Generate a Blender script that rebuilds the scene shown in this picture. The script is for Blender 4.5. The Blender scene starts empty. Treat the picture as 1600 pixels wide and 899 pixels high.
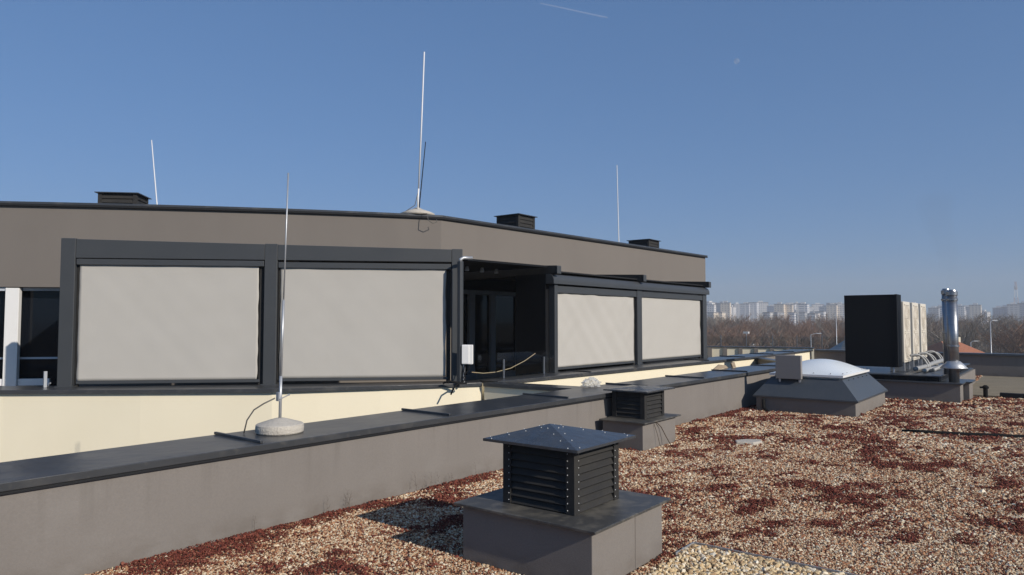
import bpy, bmesh, math, random
import numpy as np
from mathutils import Vector, Matrix, Euler, noise as mn
R = math.radians
sc = bpy.context.scene
COL = sc.collection

# ------------------------------------------------------------------ camera
H = 1.9
cam_d = bpy.data.cameras.new("camera")
cam = bpy.data.objects.new("camera", cam_d)
COL.objects.link(cam)
cam_d.sensor_width = 36.0
cam_d.lens = 36.0 * 1110.0 / 1600.0
cam_d.clip_start = 0.05
cam_d.clip_end = 30000.0
cam.location = (0, 0, H)
cam.rotation_euler = (R(90 + 2.76), 0, R(37.9 - 90))
sc.camera = cam

# ------------------------------------------------------------------ light
SUN_EL = 28.0
SD = Vector((-0.0915 * math.cos(R(SUN_EL)), -0.9958 * math.cos(R(SUN_EL)), math.sin(R(SUN_EL))))  # towards the sun
w = bpy.data.worlds.new("World")
sc.world = w
w.use_nodes = True
nt = w.node_tree
for n in list(nt.nodes):
    nt.nodes.remove(n)
wo = nt.nodes.new("ShaderNodeOutputWorld")
bg = nt.nodes.new("ShaderNodeBackground")
sky = nt.nodes.new("ShaderNodeTexSky")
sky.sky_type = 'NISHITA'
sky.sun_disc = False
sky.sun_elevation = R(SUN_EL)
sky.sun_rotation = math.atan2(SD.x, SD.y)
sky.altitude = 1000
sky.air_density = 1.0
sky.dust_density = 1.3
sky.ozone_density = 5.0
gam = nt.nodes.new("ShaderNodeGamma")          # softer range between zenith and horizon, as a winter sky
gam.inputs[1].default_value = 0.5
tint = nt.nodes.new("ShaderNodeMix")
tint.data_type = 'RGBA'
tint.blend_type = 'MULTIPLY'
tint.inputs[0].default_value = 1.0
tint.clamp_result = False
tint.inputs[7].default_value = (.96, 1.58, 2.40, 1)
nt.links.new(sky.outputs[0], gam.inputs[0])
nt.links.new(gam.outputs[0], tint.inputs[6])
nt.links.new(tint.outputs[2], bg.inputs[0])
bg.inputs[1].default_value = 0.1
nt.links.new(bg.outputs[0], wo.inputs[0])

sl = bpy.data.lights.new("sun", 'SUN')
sl.energy = 5.0
sl.angle = R(0.55)
sl.color = (1.0, 0.92, 0.82)
so = bpy.data.objects.new("sun", sl)
COL.objects.link(so)
so.rotation_euler = SD.to_track_quat('Z', 'Y').to_euler()
so.location = (0, -20, 30)

vs = sc.view_settings
vs.view_transform = 'Standard'
vs.look = 'None'
vs.exposure = -0.12
vs.gamma = 1.0
vs.use_curve_mapping = False

# ------------------------------------------------------------------ materials
def mat(name, col=(.5, .5, .5), rough=.6, metal=0.0, spec=.5, noise=None, bump=None, coord='Object'):
    """noise=(scale, amount, tint) mottles the colour; bump=(scale, strength, distance)."""
    m = bpy.data.materials.new(name)
    m.use_nodes = True
    t = m.node_tree
    b = t.nodes["Principled BSDF"]
    b.inputs["Base Color"].default_value = (*col, 1)
    b.inputs["Roughness"].default_value = rough
    b.inputs["Metallic"].default_value = metal
    b.inputs["Specular IOR Level"].default_value = spec
    tc = t.nodes.new("ShaderNodeTexCoord")
    if noise:
        for k, (s, amt, tint, *lh) in enumerate(noise):
            nz = t.nodes.new("ShaderNodeTexNoise")
            mp = t.nodes.new("ShaderNodeMapping")
            if isinstance(s, tuple):
                mp.inputs["Scale"].default_value = s
            else:
                mp.inputs["Scale"].default_value = (s, s, s)
            mp.inputs["Location"].default_value = (3.1 * k, 1.7, 9.2)
            t.links.new(tc.outputs[coord], mp.inputs[0])
            t.links.new(mp.outputs[0], nz.inputs["Vector"])
            nz.inputs["Scale"].default_value = 1.0
            nz.inputs["Detail"].default_value = 5
            rp = t.nodes.new("ShaderNodeMapRange")
            rp.inputs[1].default_value = lh[0] if lh else .35
            rp.inputs[2].default_value = lh[1] if lh else .68
            rp.inputs[3].default_value = 0
            rp.inputs[4].default_value = amt
            t.links.new(nz.outputs[0], rp.inputs[0])
            mx = t.nodes.new("ShaderNodeMix")
            mx.data_type = 'RGBA'
            t.links.new(rp.outputs[0], mx.inputs[0])
            src = b.inputs["Base Color"].links[0].from_socket if b.inputs["Base Color"].links else None
            if src:
                t.links.new(src, mx.inputs[6])
            else:
                mx.inputs[6].default_value = (*col, 1)
            mx.inputs[7].default_value = (*tint, 1)
            t.links.new(mx.outputs[2], b.inputs["Base Color"])
            if k == 0:
                rr = t.nodes.new("ShaderNodeMapRange")
                rr.inputs[3].default_value = rough * .88
                rr.inputs[4].default_value = min(1, rough * 1.15)
                t.links.new(nz.outputs[0], rr.inputs[0])
                t.links.new(rr.outputs[0], b.inputs["Roughness"])
    if bump:
        nz = t.nodes.new("ShaderNodeTexNoise")
        mp = t.nodes.new("ShaderNodeMapping")
        s = bump[0]
        mp.inputs["Scale"].default_value = s if isinstance(s, tuple) else (s, s, s)
        t.links.new(tc.outputs[coord], mp.inputs[0])
        t.links.new(mp.outputs[0], nz.inputs["Vector"])
        nz.inputs["Scale"].default_value = 1.0
        nz.inputs["Detail"].default_value = 4
        bp = t.nodes.new("ShaderNodeBump")
        bp.inputs["Strength"].default_value = bump[1]
        bp.inputs["Distance"].default_value = bump[2]
        t.links.new(nz.outputs[0], bp.inputs["Height"])
        t.links.new(bp.outputs[0], b.inputs["Normal"])
    return m

M = {}
M['stucco'] = mat('grey_stucco', (0.2132, 0.1931, 0.174), .92, spec=.15,
                  noise=[(1.1, .35, (0.174, 0.1583, 0.1436)), ((3, 3, .5), .22, (0.2523, 0.2306, 0.2088)), (60, .3, (0.1566, 0.1436, 0.1305))],
                  bump=(170, .55, .004))
def weather(m, zlo, zhi, col, streak, amt):
    """splash dirt rising from the base and drip streaks running down from the top"""
    t = m.node_tree
    b = t.nodes["Principled BSDF"]
    tc = t.nodes.new("ShaderNodeTexCoord")
    sp = t.nodes.new("ShaderNodeSeparateXYZ")
    t.links.new(tc.outputs['Object'], sp.inputs[0])
    def nz(scale, lo, hi):
        mp = t.nodes.new("ShaderNodeMapping")
        mp.inputs['Scale'].default_value = scale
        n = t.nodes.new("ShaderNodeTexNoise")
        n.inputs['Scale'].default_value = 1
        n.inputs['Detail'].default_value = 6
        t.links.new(tc.outputs['Object'], mp.inputs[0])
        t.links.new(mp.outputs[0], n.inputs['Vector'])
        r = t.nodes.new("ShaderNodeMapRange")
        r.inputs[1].default_value, r.inputs[2].default_value = lo, hi
        t.links.new(n.outputs[0], r.inputs[0])
        return r.outputs[0]
    def ramp(a, z):
        r = t.nodes.new("ShaderNodeMapRange")
        r.inputs[1].default_value, r.inputs[2].default_value = a, z
        t.links.new(sp.outputs[2], r.inputs[0])
        return r.outputs[0]
    def mul(a, c):
        n = t.nodes.new("ShaderNodeMath"); n.operation = 'MULTIPLY'
        for i, v in enumerate((a, c)):
            if isinstance(v, float): n.inputs[i].default_value = v
            else: t.links.new(v, n.inputs[i])
        return n.outputs[0]
    def over(fac, c):
        mx = t.nodes.new("ShaderNodeMix"); mx.data_type = 'RGBA'
        t.links.new(fac, mx.inputs[0])
        t.links.new(b.inputs['Base Color'].links[0].from_socket, mx.inputs[6])
        mx.inputs[7].default_value = (*c, 1)
        t.links.new(mx.outputs[2], b.inputs['Base Color'])
    over(mul(mul(ramp(zlo + .22, zlo), nz((5, 5, 9), .35, .7)), .55), col)
    over(mul(mul(ramp(zhi - .55, zhi), nz((9, 9, .5), .56, .75)), amt), streak)
    over(mul(nz((1.3, 1.3, 2.2), .60, .72), .20), (.26, .245, .225))
weather(M['stucco'], 0.0, .74, (.12, .098, .078), (.135, .12, .105), .5)
M['stucco_house'] = mat('taupe_render', (0.1849, 0.1651, 0.1462), .92, spec=.15,
                  noise=[(.6, .3, (0.1548, 0.1402, 0.1258)), ((2, 2, .3), .2, (0.215, 0.1935, 0.17)), (50, .25, (0.1462, 0.1307, 0.1173))],
                  bump=(120, .5, .004))
M['cream'] = mat('cream_render', (0.817, 0.7426, 0.561), .9, spec=.15,
                 noise=[(.8, .35, (0.76, 0.6862, 0.51)), ((2.5, 2.5, .25), .2, (0.722, 0.658, 0.493)), (60, .2, (0.741, 0.6674, 0.5015))], bump=(140, .4, .004))
M['coping'] = mat('anthracite_sheet_metal', (.043, .046, .050), .29, spec=.55,
                  noise=[(1.6, .5, (.060, .061, .063)), (14, .3, (.038, .040, .043)), (2.6, .55, (.095, .092, .085), .56, .66), (9, .4, (.10, .096, .088), .60, .68)], bump=(2.2, .5, .03))
M['cap'] = mat('crinkled_sheet_metal', (.043, .048, .055), .24, spec=.6, noise=[(5, .5, (.065, .068, .072)), (30, .35, (.085, .083, .078), .52, .7)], bump=(4.5, .6, .03))
M['paint'] = mat('anthracite_paint', (0.0504, 0.05412, 0.05772), .42, spec=.45, noise=[(2.0, .35, (0.06048, 0.06396, 0.0663)), (30, .2, (0.042, 0.0451, 0.0468))], bump=(6, .1, .004))
M['louvre'] = mat('black_grey_coated_steel', (.034, .033, .032), .65, spec=.1, noise=[(7, .5, (.052, .049, .043)), (55, .3, (.024, .024, .024))], bump=(20, .12, .003))
M['slabmetal'] = mat('dusty_flashing_metal', (0.051, 0.051, 0.0493), .42, spec=.5,
                     noise=[(3.6, .85, (.17, .155, .125), .50, .64), (11, .6, (.15, .137, .113), .54, .66), (24, .35, (0.03825, 0.0391, 0.0408)), (90, .3, (0.1275, 0.119, 0.102))], bump=(9, .25, .006))
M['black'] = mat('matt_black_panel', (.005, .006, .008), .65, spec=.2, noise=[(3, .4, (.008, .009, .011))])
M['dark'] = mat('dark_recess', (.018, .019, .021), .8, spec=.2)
M['glass_dark'] = mat('dark_window_glass', (.006, .008, .012), .06, spec=.22)
M['frame_grey'] = mat('grey_door_frame', (.46, .50, .54), .45)
M['white'] = mat('white_upvc', (.78, .77, .74), .4, noise=[(4, .2, (.7, .69, .66))])
M['unit_white'] = mat('cream_white_enamel', (0.684, 0.63, 0.528), .45, noise=[(5, .3, (0.612, 0.558, 0.4664))])
M['fanshade'] = mat('fan_shade_tone', (.54, .49, .42), .7)  # flat tone standing in for shade inside the fan openings
M['steel'] = mat('stainless_steel', (.30, .31, .325), .36, metal=.9, noise=[((4, 4, 30), .5, (.40, .41, .43))], bump=((6, 6, 60), .12, .003))
M['galv'] = mat('galvanised_steel', (.50, .51, .52), .45, metal=.6, noise=[(20, .4, (.38, .39, .4))])
M['lagging'] = mat('pipe_lagging', (.36, .36, .35), .6, metal=.2, noise=[(9, .5, (.24, .24, .23))], bump=(25, .4, .01))
M['rivet'] = mat('rivet_heads', (.62, .62, .6), .35, metal=.3)
M['concrete'] = mat('pale_concrete', (.52, .48, .41), .95, spec=.1, noise=[(9, .5, (.42, .385, .33)), (70, .5, (.6, .56, .49)), (25, .3, (.34, .31, .27))], bump=(60, .9, .012))
M['rubber'] = mat('black_rubber', (.012, .012, .012), .85, spec=.15)
M['cable'] = mat('grey_cable', (.10, .095, .085), .6)
M['rope'] = mat('tan_rope', (.45, .33, .2), .9)
M['wood'] = mat('tan_board', (.34, .27, .19), .85, noise=[((2, 30, 30), .6, (.22, .17, .12))])
M['boardgrey'] = mat('grey_fibre_board', (.23, .21, .19), .85)
M['orange'] = mat('orange_roof_tiles', (.42, .16, .08), .9, noise=[(3, .5, (.3, .12, .07))])
M['olive'] = mat('dry_olive_ballast', (.27, .23, .165), .98, spec=.05, noise=[(2.0, .7, (.20, .175, .12)), ((30, 30, 30), .6, (.36, .31, .24))], bump=(60, 1.0, .03))
M['paving'] = mat('courtyard_paving', (.35, .33, .3), .9)
M['flash'] = mat('grey_flashing', (0.06, 0.068, 0.076), .36, spec=.55, noise=[(2.5, .5, (0.08, 0.0864, 0.092)), (18, .3, (0.048, 0.0544, 0.0608))], bump=(5, .25, .01))
M['opal'] = mat('opal_acrylic_dome', (.74, .78, .79), .3, spec=.5, noise=[(3, .3, (.68, .72, .74))])
M['boxgrey'] = mat('grey_metal_box', (.23, .215, .205), .55, noise=[(4, .3, (.2, .188, .18))])
M['grass_far'] = mat('far_ground', (.11, .095, .065), 1.0, spec=0, noise=[(.02, .8, (.15, .13, .10)), (.15, .5, (.08, .075, .05))])
M['bark'] = mat('bark', (.20, .165, .13), 1, spec=.05, noise=[(1.5, .6, (.10, .08, .065))])
M['barkpale'] = mat('pale_bark', (.36, .33, .29), 1, spec=.05, noise=[(1.0, .7, (.18, .15, .125))])
M['twig'] = mat('brown_twigs', (.26, .185, .135), 1, spec=0)
M['twig_red'] = mat('reddish_twigs', (.29, .185, .13), 1, spec=0)
M['twig_grey'] = mat('grey_twigs', (.27, .235, .195), 1, spec=0)
M['sedum'] = mat('red_sedum', (.16, .035, .026), .85, spec=.2)
M['weed'] = mat('dry_weed_stalk', (.07, .048, .03), .9)
M['bag'] = mat('clear_plastic_bag', (.55, .55, .53), .2, spec=.6)
M['bag'].node_tree.nodes['Principled BSDF'].inputs['Alpha'].default_value = .5

# glass pane
def glass(name, tint=(.9, .95, .95), a=.9, rough=.02):
    m = bpy.data.materials.new(name)
    m.use_nodes = True
    t = m.node_tree
    for n in list(t.nodes):
        t.nodes.remove(n)
    o = t.nodes.new("ShaderNodeOutputMaterial")
    mx = t.nodes.new("ShaderNodeMixShader")
    tr = t.nodes.new("ShaderNodeBsdfTransparent")
    tr.inputs[0].default_value = (*tint, 1)
    gl = t.nodes.new("ShaderNodeBsdfGlossy")
    gl.inputs["Roughness"].default_value = rough
    fr = t.nodes.new("ShaderNodeFresnel")
    fr.inputs[0].default_value = 1.5
    ge = t.nodes.new("ShaderNodeNewGeometry")
    sb = t.nodes.new("ShaderNodeMath")
    sb.operation = 'SUBTRACT'
    sb.inputs[0].default_value = 1
    ml = t.nodes.new("ShaderNodeMath")
    ml.operation = 'MULTIPLY'
    t.links.new(ge.outputs['Backfacing'], sb.inputs[1])
    t.links.new(fr.outputs[0], ml.inputs[0])
    t.links.new(sb.outputs[0], ml.inputs[1])
    t.links.new(ml.outputs[0], mx.inputs[0])
    t.links.new(tr.outputs[0], mx.inputs[1])
    t.links.new(gl.outputs[0], mx.inputs[2])
    t.links.new(mx.outputs[0], o.inputs[0])
    return m
M['glass'] = glass('clear_balustrade_glass', (.93, .96, .96))

# screen fabric: slightly translucent woven cloth
def fabric():
    m = mat('screen_fabric', (.445, .425, .385), .85, spec=.2, noise=[(1.4, .35, (.42, .40, .36)), ((.7, .7, 3), .3, (.47, .45, .41))], bump=((3.0, 3.0, 2.2), .12, .03))
    return m
M['fabric'] = fabric()

# stones: colour by the tone each stone carries
def stone_mat(name, stops, rough=.85):
    m = bpy.data.materials.new(name)
    m.use_nodes = True
    t = m.node_tree
    b = t.nodes["Principled BSDF"]
    at = t.nodes.new("ShaderNodeAttribute")
    at.attribute_type = 'INSTANCER'
    at.attribute_name = 'tone'
    cr = t.nodes.new("ShaderNodeValToRGB")
    cr.color_ramp.interpolation = 'LINEAR'
    el = cr.color_ramp.elements
    while len(el) > 1:
        el.remove(el[-1])
    el[0].position = stops[0][0]
    el[0].color = (*stops[0][1], 1)
    for p, c in stops[1:]:
        e = el.new(p)
        e.color = (*c, 1)
    t.links.new(at.outputs["Fac"], cr.inputs[0])
    t.links.new(cr.outputs[0], b.inputs["Base Color"])
    b.inputs["Roughness"].default_value = rough
    b.inputs["Specular IOR Level"].default_value = .25
    return m
M['stone'] = stone_mat('roof_gravel_stone', [(0, (.03, .017, .012)), (.18, (.13, .048, .028)), (.34, (.30, .125, .062)), (.48, (.42, .23, .125)), (.62, (.52, .37, .225)), (.80, (.63, .52, .36)), (1, (.80, .73, .58))])
M['stoney'] = stone_mat('yellow_ballast_stone', [(0, (.10, .09, .08)), (.2, (.30, .2, .12)), (.4, (.55, .38, .2)), (.7, (.66, .52, .31)), (1, (.80, .74, .62))])
M['sedumi'] = stone_mat('sedum_leaf', [(0, (.045, .013, .009)), (.35, (.125, .030, .020)), (.75, (.21, .062, .040)), (1, (.30, .14, .09))])

# gravel bed under the stones, colour darkened for shade in the gaps
def bed_mat():
    m = bpy.data.materials.new('gravel_bed')
    m.use_nodes = True
    t = m.node_tree
    b = t.nodes["Principled BSDF"]
    tc = t.nodes.new("ShaderNodeTexCoord")
    vo = t.nodes.new("ShaderNodeTexVoronoi")
    vo.inputs["Scale"].default_value = 38
    t.links.new(tc.outputs['Object'], vo.inputs['Vector'])
    cr = t.nodes.new("ShaderNodeValToRGB")
    el = cr.color_ramp.elements
    el[0].position = 0
    el[0].color = (.05, .025, .018, 1)
    el[1].position = 1
    el[1].color = (.34, .27, .20, 1)
    for p, c in ((.25, (.10, .05, .035, 1)), (.5, (.18, .11, .075, 1)), (.75, (.26, .19, .13, 1))):
        e = el.new(p)
        e.color = c
    sp = t.nodes.new("ShaderNodeSeparateColor")
    t.links.new(vo.outputs['Color'], sp.inputs[0])
    t.links.new(sp.outputs[0], cr.inputs[0])
    t.links.new(cr.outputs[0], b.inputs['Base Color'])
    b.inputs['Roughness'].default_value = .95
    b.inputs['Specular IOR Level'].default_value = .1
    bp = t.nodes.new("ShaderNodeBump")
    bp.invert = True
    bp.inputs['Distance'].default_value = .02
    t.links.new(vo.outputs['Distance'], bp.inputs['Height'])
    t.links.new(bp.outputs[0], b.inputs['Normal'])
    return m
M['bed'] = bed_mat()

def facade(name, wall, win, sx, sz, fx=.55, fz=.5):
    """wall colour with a regular grid of darker windows (object space, far away towers)"""
    m = bpy.data.materials.new(name)
    m.use_nodes = True
    t = m.node_tree
    b = t.nodes["Principled BSDF"]
    b.inputs['Roughness'].default_value = .8
    tc = t.nodes.new("ShaderNodeTexCoord")
    sp = t.nodes.new("ShaderNodeSeparateXYZ")
    t.links.new(tc.outputs['Object'], sp.inputs[0])
    def mth(op, a, bb=None):
        n = t.nodes.new("ShaderNodeMath")
        n.operation = op
        for i, v in enumerate((a, bb)):
            if v is None:
                continue
            if isinstance(v, (int, float)):
                n.inputs[i].default_value = v
            else:
                t.links.new(v, n.inputs[i])
        return n.outputs[0]
    h = mth('ADD', sp.outputs[0], sp.outputs[1])
    fxn = mth('LESS_THAN', mth('FRACT', mth('DIVIDE', h, sx)), fx)
    fzn = mth('LESS_THAN', mth('FRACT', mth('DIVIDE', sp.outputs[2], sz)), fz)
    k = mth('MULTIPLY', fxn, fzn)
    mx = t.nodes.new("ShaderNodeMix")
    mx.data_type = 'RGBA'
    mx.inputs[6].default_value = (*wall, 1)
    mx.inputs[7].default_value = (*win, 1)
    t.links.new(k, mx.inputs[0])
    t.links.new(mx.outputs[2], b.inputs['Base Color'])
    return m
FAC = [facade('facade_white', (.78, .74, .68), (.25, .28, .34), 3.4, 3.0),
       facade('facade_cream', (.78, .66, .50), (.34, .30, .27), 4.2, 3.0, .45),
       facade('facade_shaded_blue', (.20, .26, .36), (.10, .13, .20), 3.0, 3.0, .6, .6),  # dark blue wall colour stands in for towers in shade
       facade('facade_grey', (.42, .42, .42), (.2, .22, .25), 5.0, 3.0, .7, .5),
       facade('facade_stripe', (.75, .73, .70), (.22, .26, .34), 9.0, 3.2, .8, .45)]

# ------------------------------------------------------------------ mesh helpers
class MB:
    def __init__(s):
        s.v = []
        s.f = []
        s.mi = []
    def add(s, vs_, fs, mi=0):
        o = len(s.v)
        s.v += [tuple(p) for p in vs_]
        s.f += [tuple(i + o for i in f) for f in fs]
        s.mi += [mi] * len(fs)
        return s
    def box(s, x0, x1, y0, y1, z0, z1, mi=0):
        vs_ = [(x, y, z) for z in (z0, z1) for y in (y0, y1) for x in (x0, x1)]
        return s.add(vs_, [(0, 2, 3, 1), (4, 5, 7, 6), (0, 1, 5, 4), (2, 6, 7, 3), (0, 4, 6, 2), (1, 3, 7, 5)], mi)
    def prism(s, pts, z0, z1, mi=0):
        n = len(pts)
        a = sum(pts[i][0] * pts[(i + 1) % n][1] - pts[(i + 1) % n][0] * pts[i][1] for i in range(n))
        if a < 0:
            pts = pts[::-1]
        vs_ = [(p[0], p[1], z0) for p in pts] + [(p[0], p[1], z1) for p in pts]
        fs = [tuple(range(n))[::-1], tuple(range(n, 2 * n))]
        fs += [(i, (i + 1) % n, n + (i + 1) % n, n + i) for i in range(n)]
        return s.add(vs_, fs, mi)
    def frustum(s, a, b, z0, z1, mi=0):   # a,b = (x0,x1,y0,y1)
        vs_ = [(a[0], a[2], z0), (a[1], a[2], z0), (a[1], a[3], z0), (a[0], a[3], z0),
               (b[0], b[2], z1), (b[1], b[2], z1), (b[1], b[3], z1), (b[0], b[3], z1)]
        return s.add(vs_, [(3, 2, 1, 0), (4, 5, 6, 7), (0, 1, 5, 4), (1, 2, 6, 5), (2, 3, 7, 6), (3, 0, 4, 7)], mi)
    def tube(s, pts, r, n=8, mi=0, r1=None):
        pts = [Vector(p) for p in pts]
        rings = []
        up = None
        for i, p in enumerate(pts):
            d = (pts[min(i + 1, len(pts) - 1)] - pts[max(i - 1, 0)]).normalized()
            if up is None:
                up = d.cross(Vector((.31, .2, .9)) if abs(d.z) < .9 else Vector((1, 0, 0))).normalized()
            a = (up - d * up.dot(d)).normalized()
            up = a
            b = d.cross(a)
            rr = r if r1 is None else r + (r1 - r) * i / (len(pts) - 1)
            rings.append([p + (a * math.cos(2 * math.pi * k / n) + b * math.sin(2 * math.pi * k / n)) * rr for k in range(n)])
        vs_ = [v for ring in rings for v in ring]
        fs = []
        for i in range(len(pts) - 1):
            for k in range(n):
                fs.append((i * n + k, i * n + (k + 1) % n, (i + 1) * n + (k + 1) % n, (i + 1) * n + k))
        fs.append(tuple(range(n))[::-1])
        fs.append(tuple((len(pts) - 1) * n + k for k in range(n)))
        return s.add(vs_, fs, mi)
    def lathe(s, prof, c=(0, 0, 0), n=32, mi=0):
        vs_, fs = [], []
        for r, z in prof:
            for k in range(n):
                a = 2 * math.pi * k / n
                vs_.append((c[0] + r * math.cos(a), c[1] + r * math.sin(a), c[2] + z))
        for i in range(len(prof) - 1):
            for k in range(n):
                fs.append((i * n + k, i * n + (k + 1) % n, (i + 1) * n + (k + 1) % n, (i + 1) * n + k))
        if prof[0][0] > 1e-4:
            fs.append(tuple(range(n))[::-1])
        if prof[-1][0] > 1e-4:
            fs.append(tuple((len(prof) - 1) * n + k for k in range(n)))
        return s.add(vs_, fs, mi)
    def dot(s, c, r, mi=0):
        x, y, z = c
        vs_ = [(x - r, y, z), (x + r, y, z), (x, y - r, z), (x, y + r, z), (x, y, z - r), (x, y, z + r)]
        return s.add(vs_, [(0, 2, 5), (2, 1, 5), (1, 3, 5), (3, 0, 5), (2, 0, 4), (1, 2, 4), (3, 1, 4), (0, 3, 4)], mi)
    def xf(s, mtx):
        s.v = [tuple(mtx @ Vector(p)) for p in s.v]
        return s
    def build(s, name, m, parent=None, bevel=0, smooth=False):
        off = Vector(parent.location) if (parent is not None) else Vector((0, 0, 0))
        q = parent
        while q is not None and q.parent is not None:
            q = q.parent
            off += Vector(q.location)
        me = bpy.data.meshes.new(name)
        me.from_pydata([tuple(Vector(p) - off) for p in s.v], [], s.f)
        for mm in (m if isinstance(m, (list, tuple)) else [m]):
            me.materials.append(mm)
        if any(s.mi):
            me.polygons.foreach_set('material_index', s.mi)
        me.update()
        o = bpy.data.objects.new(name, me)
        COL.objects.link(o)
        if parent is not None:
            o.parent = parent
        if smooth:
            me.polygons.foreach_set('use_smooth', [True] * len(me.polygons))
        if bevel:
            b = o.modifiers.new('bevel', 'BEVEL')
            b.width = bevel
            b.segments = 2
            b.limit_method = 'ANGLE'
            b.harden_normals = False
        return o

def tag(o, label=None, cat=None, group=None, kind=None):
    if label: o['label'] = label
    if cat: o['category'] = cat
    if group: o['group'] = group
    if kind: o['kind'] = kind
    return o

def thing(name, loc, label, cat, group=None, rz=0):
    o = bpy.data.objects.new(name, None)
    o.empty_display_size = .1
    COL.objects.link(o)
    o.location = loc
    o.rotation_euler = (0, 0, rz)
    return tag(o, label, cat, group)

def copy_tree(o, parent=None):
    c = o.copy()
    COL.objects.link(c)
    if parent is not None:
        c.parent = parent
    for ch in [x for x in o.children]:
        copy_tree(ch, c)
    return c

rnd = random.Random(7)
rng = np.random.default_rng(11)

# ------------------------------------------------------------------ ground and roof deck
GZ = -15.0
g = MB()
n = 40
xs = np.concatenate([np.linspace(-6000, -300, 8), np.linspace(-200, 1500, 18), np.linspace(1800, 9000, 10)])
ys = np.concatenate([np.linspace(-6000, -300, 8), np.linspace(-200, 1500, 18), np.linspace(1800, 9000, 10)])
vv = [(x, y, GZ) for y in ys for x in xs]
ff = [(j * len(xs) + i, j * len(xs) + i + 1, (j + 1) * len(xs) + i + 1, (j + 1) * len(xs) + i) for j in range(len(ys) - 1) for i in range(len(xs) - 1)]
g.add(vv, ff)
tag(g.build('ground', M['grass_far']), kind='structure')

def pv(u):           # front (roof side) edge of the parapet coping
    return 5.88 - .02 * u

deck = MB()
deck.prism([(-6, -12), (29.75, -12), (29.75, 8.2), (23.4, 8.2), (20.4, pv(20.4) + .3), (-6, pv(-6) + .3)], -.35, 0)
tag(deck.build('roof_deck', M['bed']), kind='structure')
ol = MB()
ol.prism([(21.75, -11.9), (29.6, -11.9), (29.6, 2.3), (21.75, 2.3)], .001, .03)
tag(ol.build('roof_ballast_strip', M['olive']), kind='structure')

# lower storeys carrying the roof and the terraces
b_root = thing('lower_building', (10, 4, GZ), 'lower storeys of the block carrying the gravel roof and the terraces', 'building')
lb = MB()
lb.prism([(-6, -12), (29.9, -12), (29.9, 8), (23.4, 8.2), (20.4, pv(20.4) + .3), (-6, pv(-6) + .3)], GZ, -.36)
lb.build('wall', M['cream'], b_root)
lb = MB()
lb.prism([(-6, 6.7), (-6, 26), (5, 30), (31.4, 30), (31.4, 8), (23.4, 8.25), (20.2, 6.6)], GZ, -2.4)
lb.build('courtyard_floor', M['paving'], b_root)

# ------------------------------------------------------------------ parapet
def parapet():
    r = thing('roof_parapet', (8, pv(8), 0), 'long low grey stucco parapet with dark metal coping running along the gravel roof', 'parapet')
    w_ = MB()
    w_.prism([(-6, pv(-6) + .04), (20.35, pv(20.35) + .04), (20.35, pv(20.35) + .82), (-6, pv(-6) + .82)], -2.4, .74)
    w_.build('wall', M['stucco'], r)
    c = MB()
    c.prism([(-6.05, pv(-6)), (20.4, pv(20.4)), (20.4, pv(20.4) + .87), (-6.05, pv(-6) + .87)], .722, .785)
    cp = c.build('coping', M['coping'], r, bevel=.006)
    d = MB()     # dark strip standing in for the drip shadow under the coping
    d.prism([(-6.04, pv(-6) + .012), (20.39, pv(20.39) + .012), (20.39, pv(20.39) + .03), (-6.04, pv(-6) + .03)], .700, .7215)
    d.build('drip_strip', M['dark'], cp)
    for u in (-1.1, 1.32, 3.78, 6.25, 8.72, 11.12, 13.43, 15.72, 18.2):
        s_ = MB()
        s_.prism([(u - .014, pv(u) + .045), (u + .014, pv(u) + .045), (u + .034, pv(u) + .885), (u + .006, pv(u) + .885)], .7852, .812)
        s_.build('standing_seam', M['coping'], cp, bevel=.004)
parapet()

# diagonal end wall of the courtyard and far parapet of the roof
r = thing('courtyard_end_wall', (22, 7, 0), 'short shaded grey wall closing the courtyard behind the skylight', 'wall')
q = MB(); q.prism([(20.35, 5.55), (23.5, 7.95), (23.5, 8.2), (20.35, 5.8)], -2.4, .70); q.build('wall', M['stucco'], r)
q = MB(); q.prism([(20.30, 5.5), (23.5, 7.9), (23.5, 8.25), (20.30, 5.85)], .70, .735); q.build('coping', M['coping'], r)

r = thing('far_parapet', (29.75, 0, 0), 'dark shaded parapet with pale metal top at the far end of the gravel roof', 'parapet')
q = MB(); q.box(29.7, 30.1, -12, 7.9, -.3, .74); q.build('wall', M['stucco'], r)
q = MB(); q.box(29.64, 30.16, -12, 7.9, .722, .80); q.build('coping', M['flash'], r, bevel=.006)

# ------------------------------------------------------------------ terrace walls
def terrace_wall(name, label, front, back, mwall, ztop=.785, z0=-2.4, seams=()):
    c0 = front[len(front) // 2]
    r = thing(name, (c0[0], c0[1], 0), label, 'wall')
    # wall polygon pulled in by 4 cm from the coping outline
    def inset(f, b, k):
        return [(p[0] + (q_[0] - p[0]) * k, p[1] + (q_[1] - p[1]) * k) for p, q_ in zip(f, b)]
    fi = inset(front, back, .08)
    bi = inset(front, back, .93)
    w_ = MB()
    w_.prism(fi + bi[::-1], z0, ztop - .05)
    w_.build('wall', mwall, r)
    c = MB()
    c.prism(front + back[::-1], ztop - .065, ztop)
    cp = c.build('coping', M['coping'], r, bevel=.006)
    for (a, b) in seams:
        dx, dy = b[0] - a[0], b[1] - a[1]
        L = math.hypot(dx, dy)
        nx, ny = -dy / L * .016, dx / L * .016
        s_ = MB()
        s_.prism([(a[0] - nx, a[1] - ny), (a[0] + nx, a[1] + ny), (b[0] + nx, b[1] + ny), (b[0] - nx, b[1] - ny)], ztop + .0005, ztop + .025)
        s_.build('standing_seam', M['coping'], cp)
    return r

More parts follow.
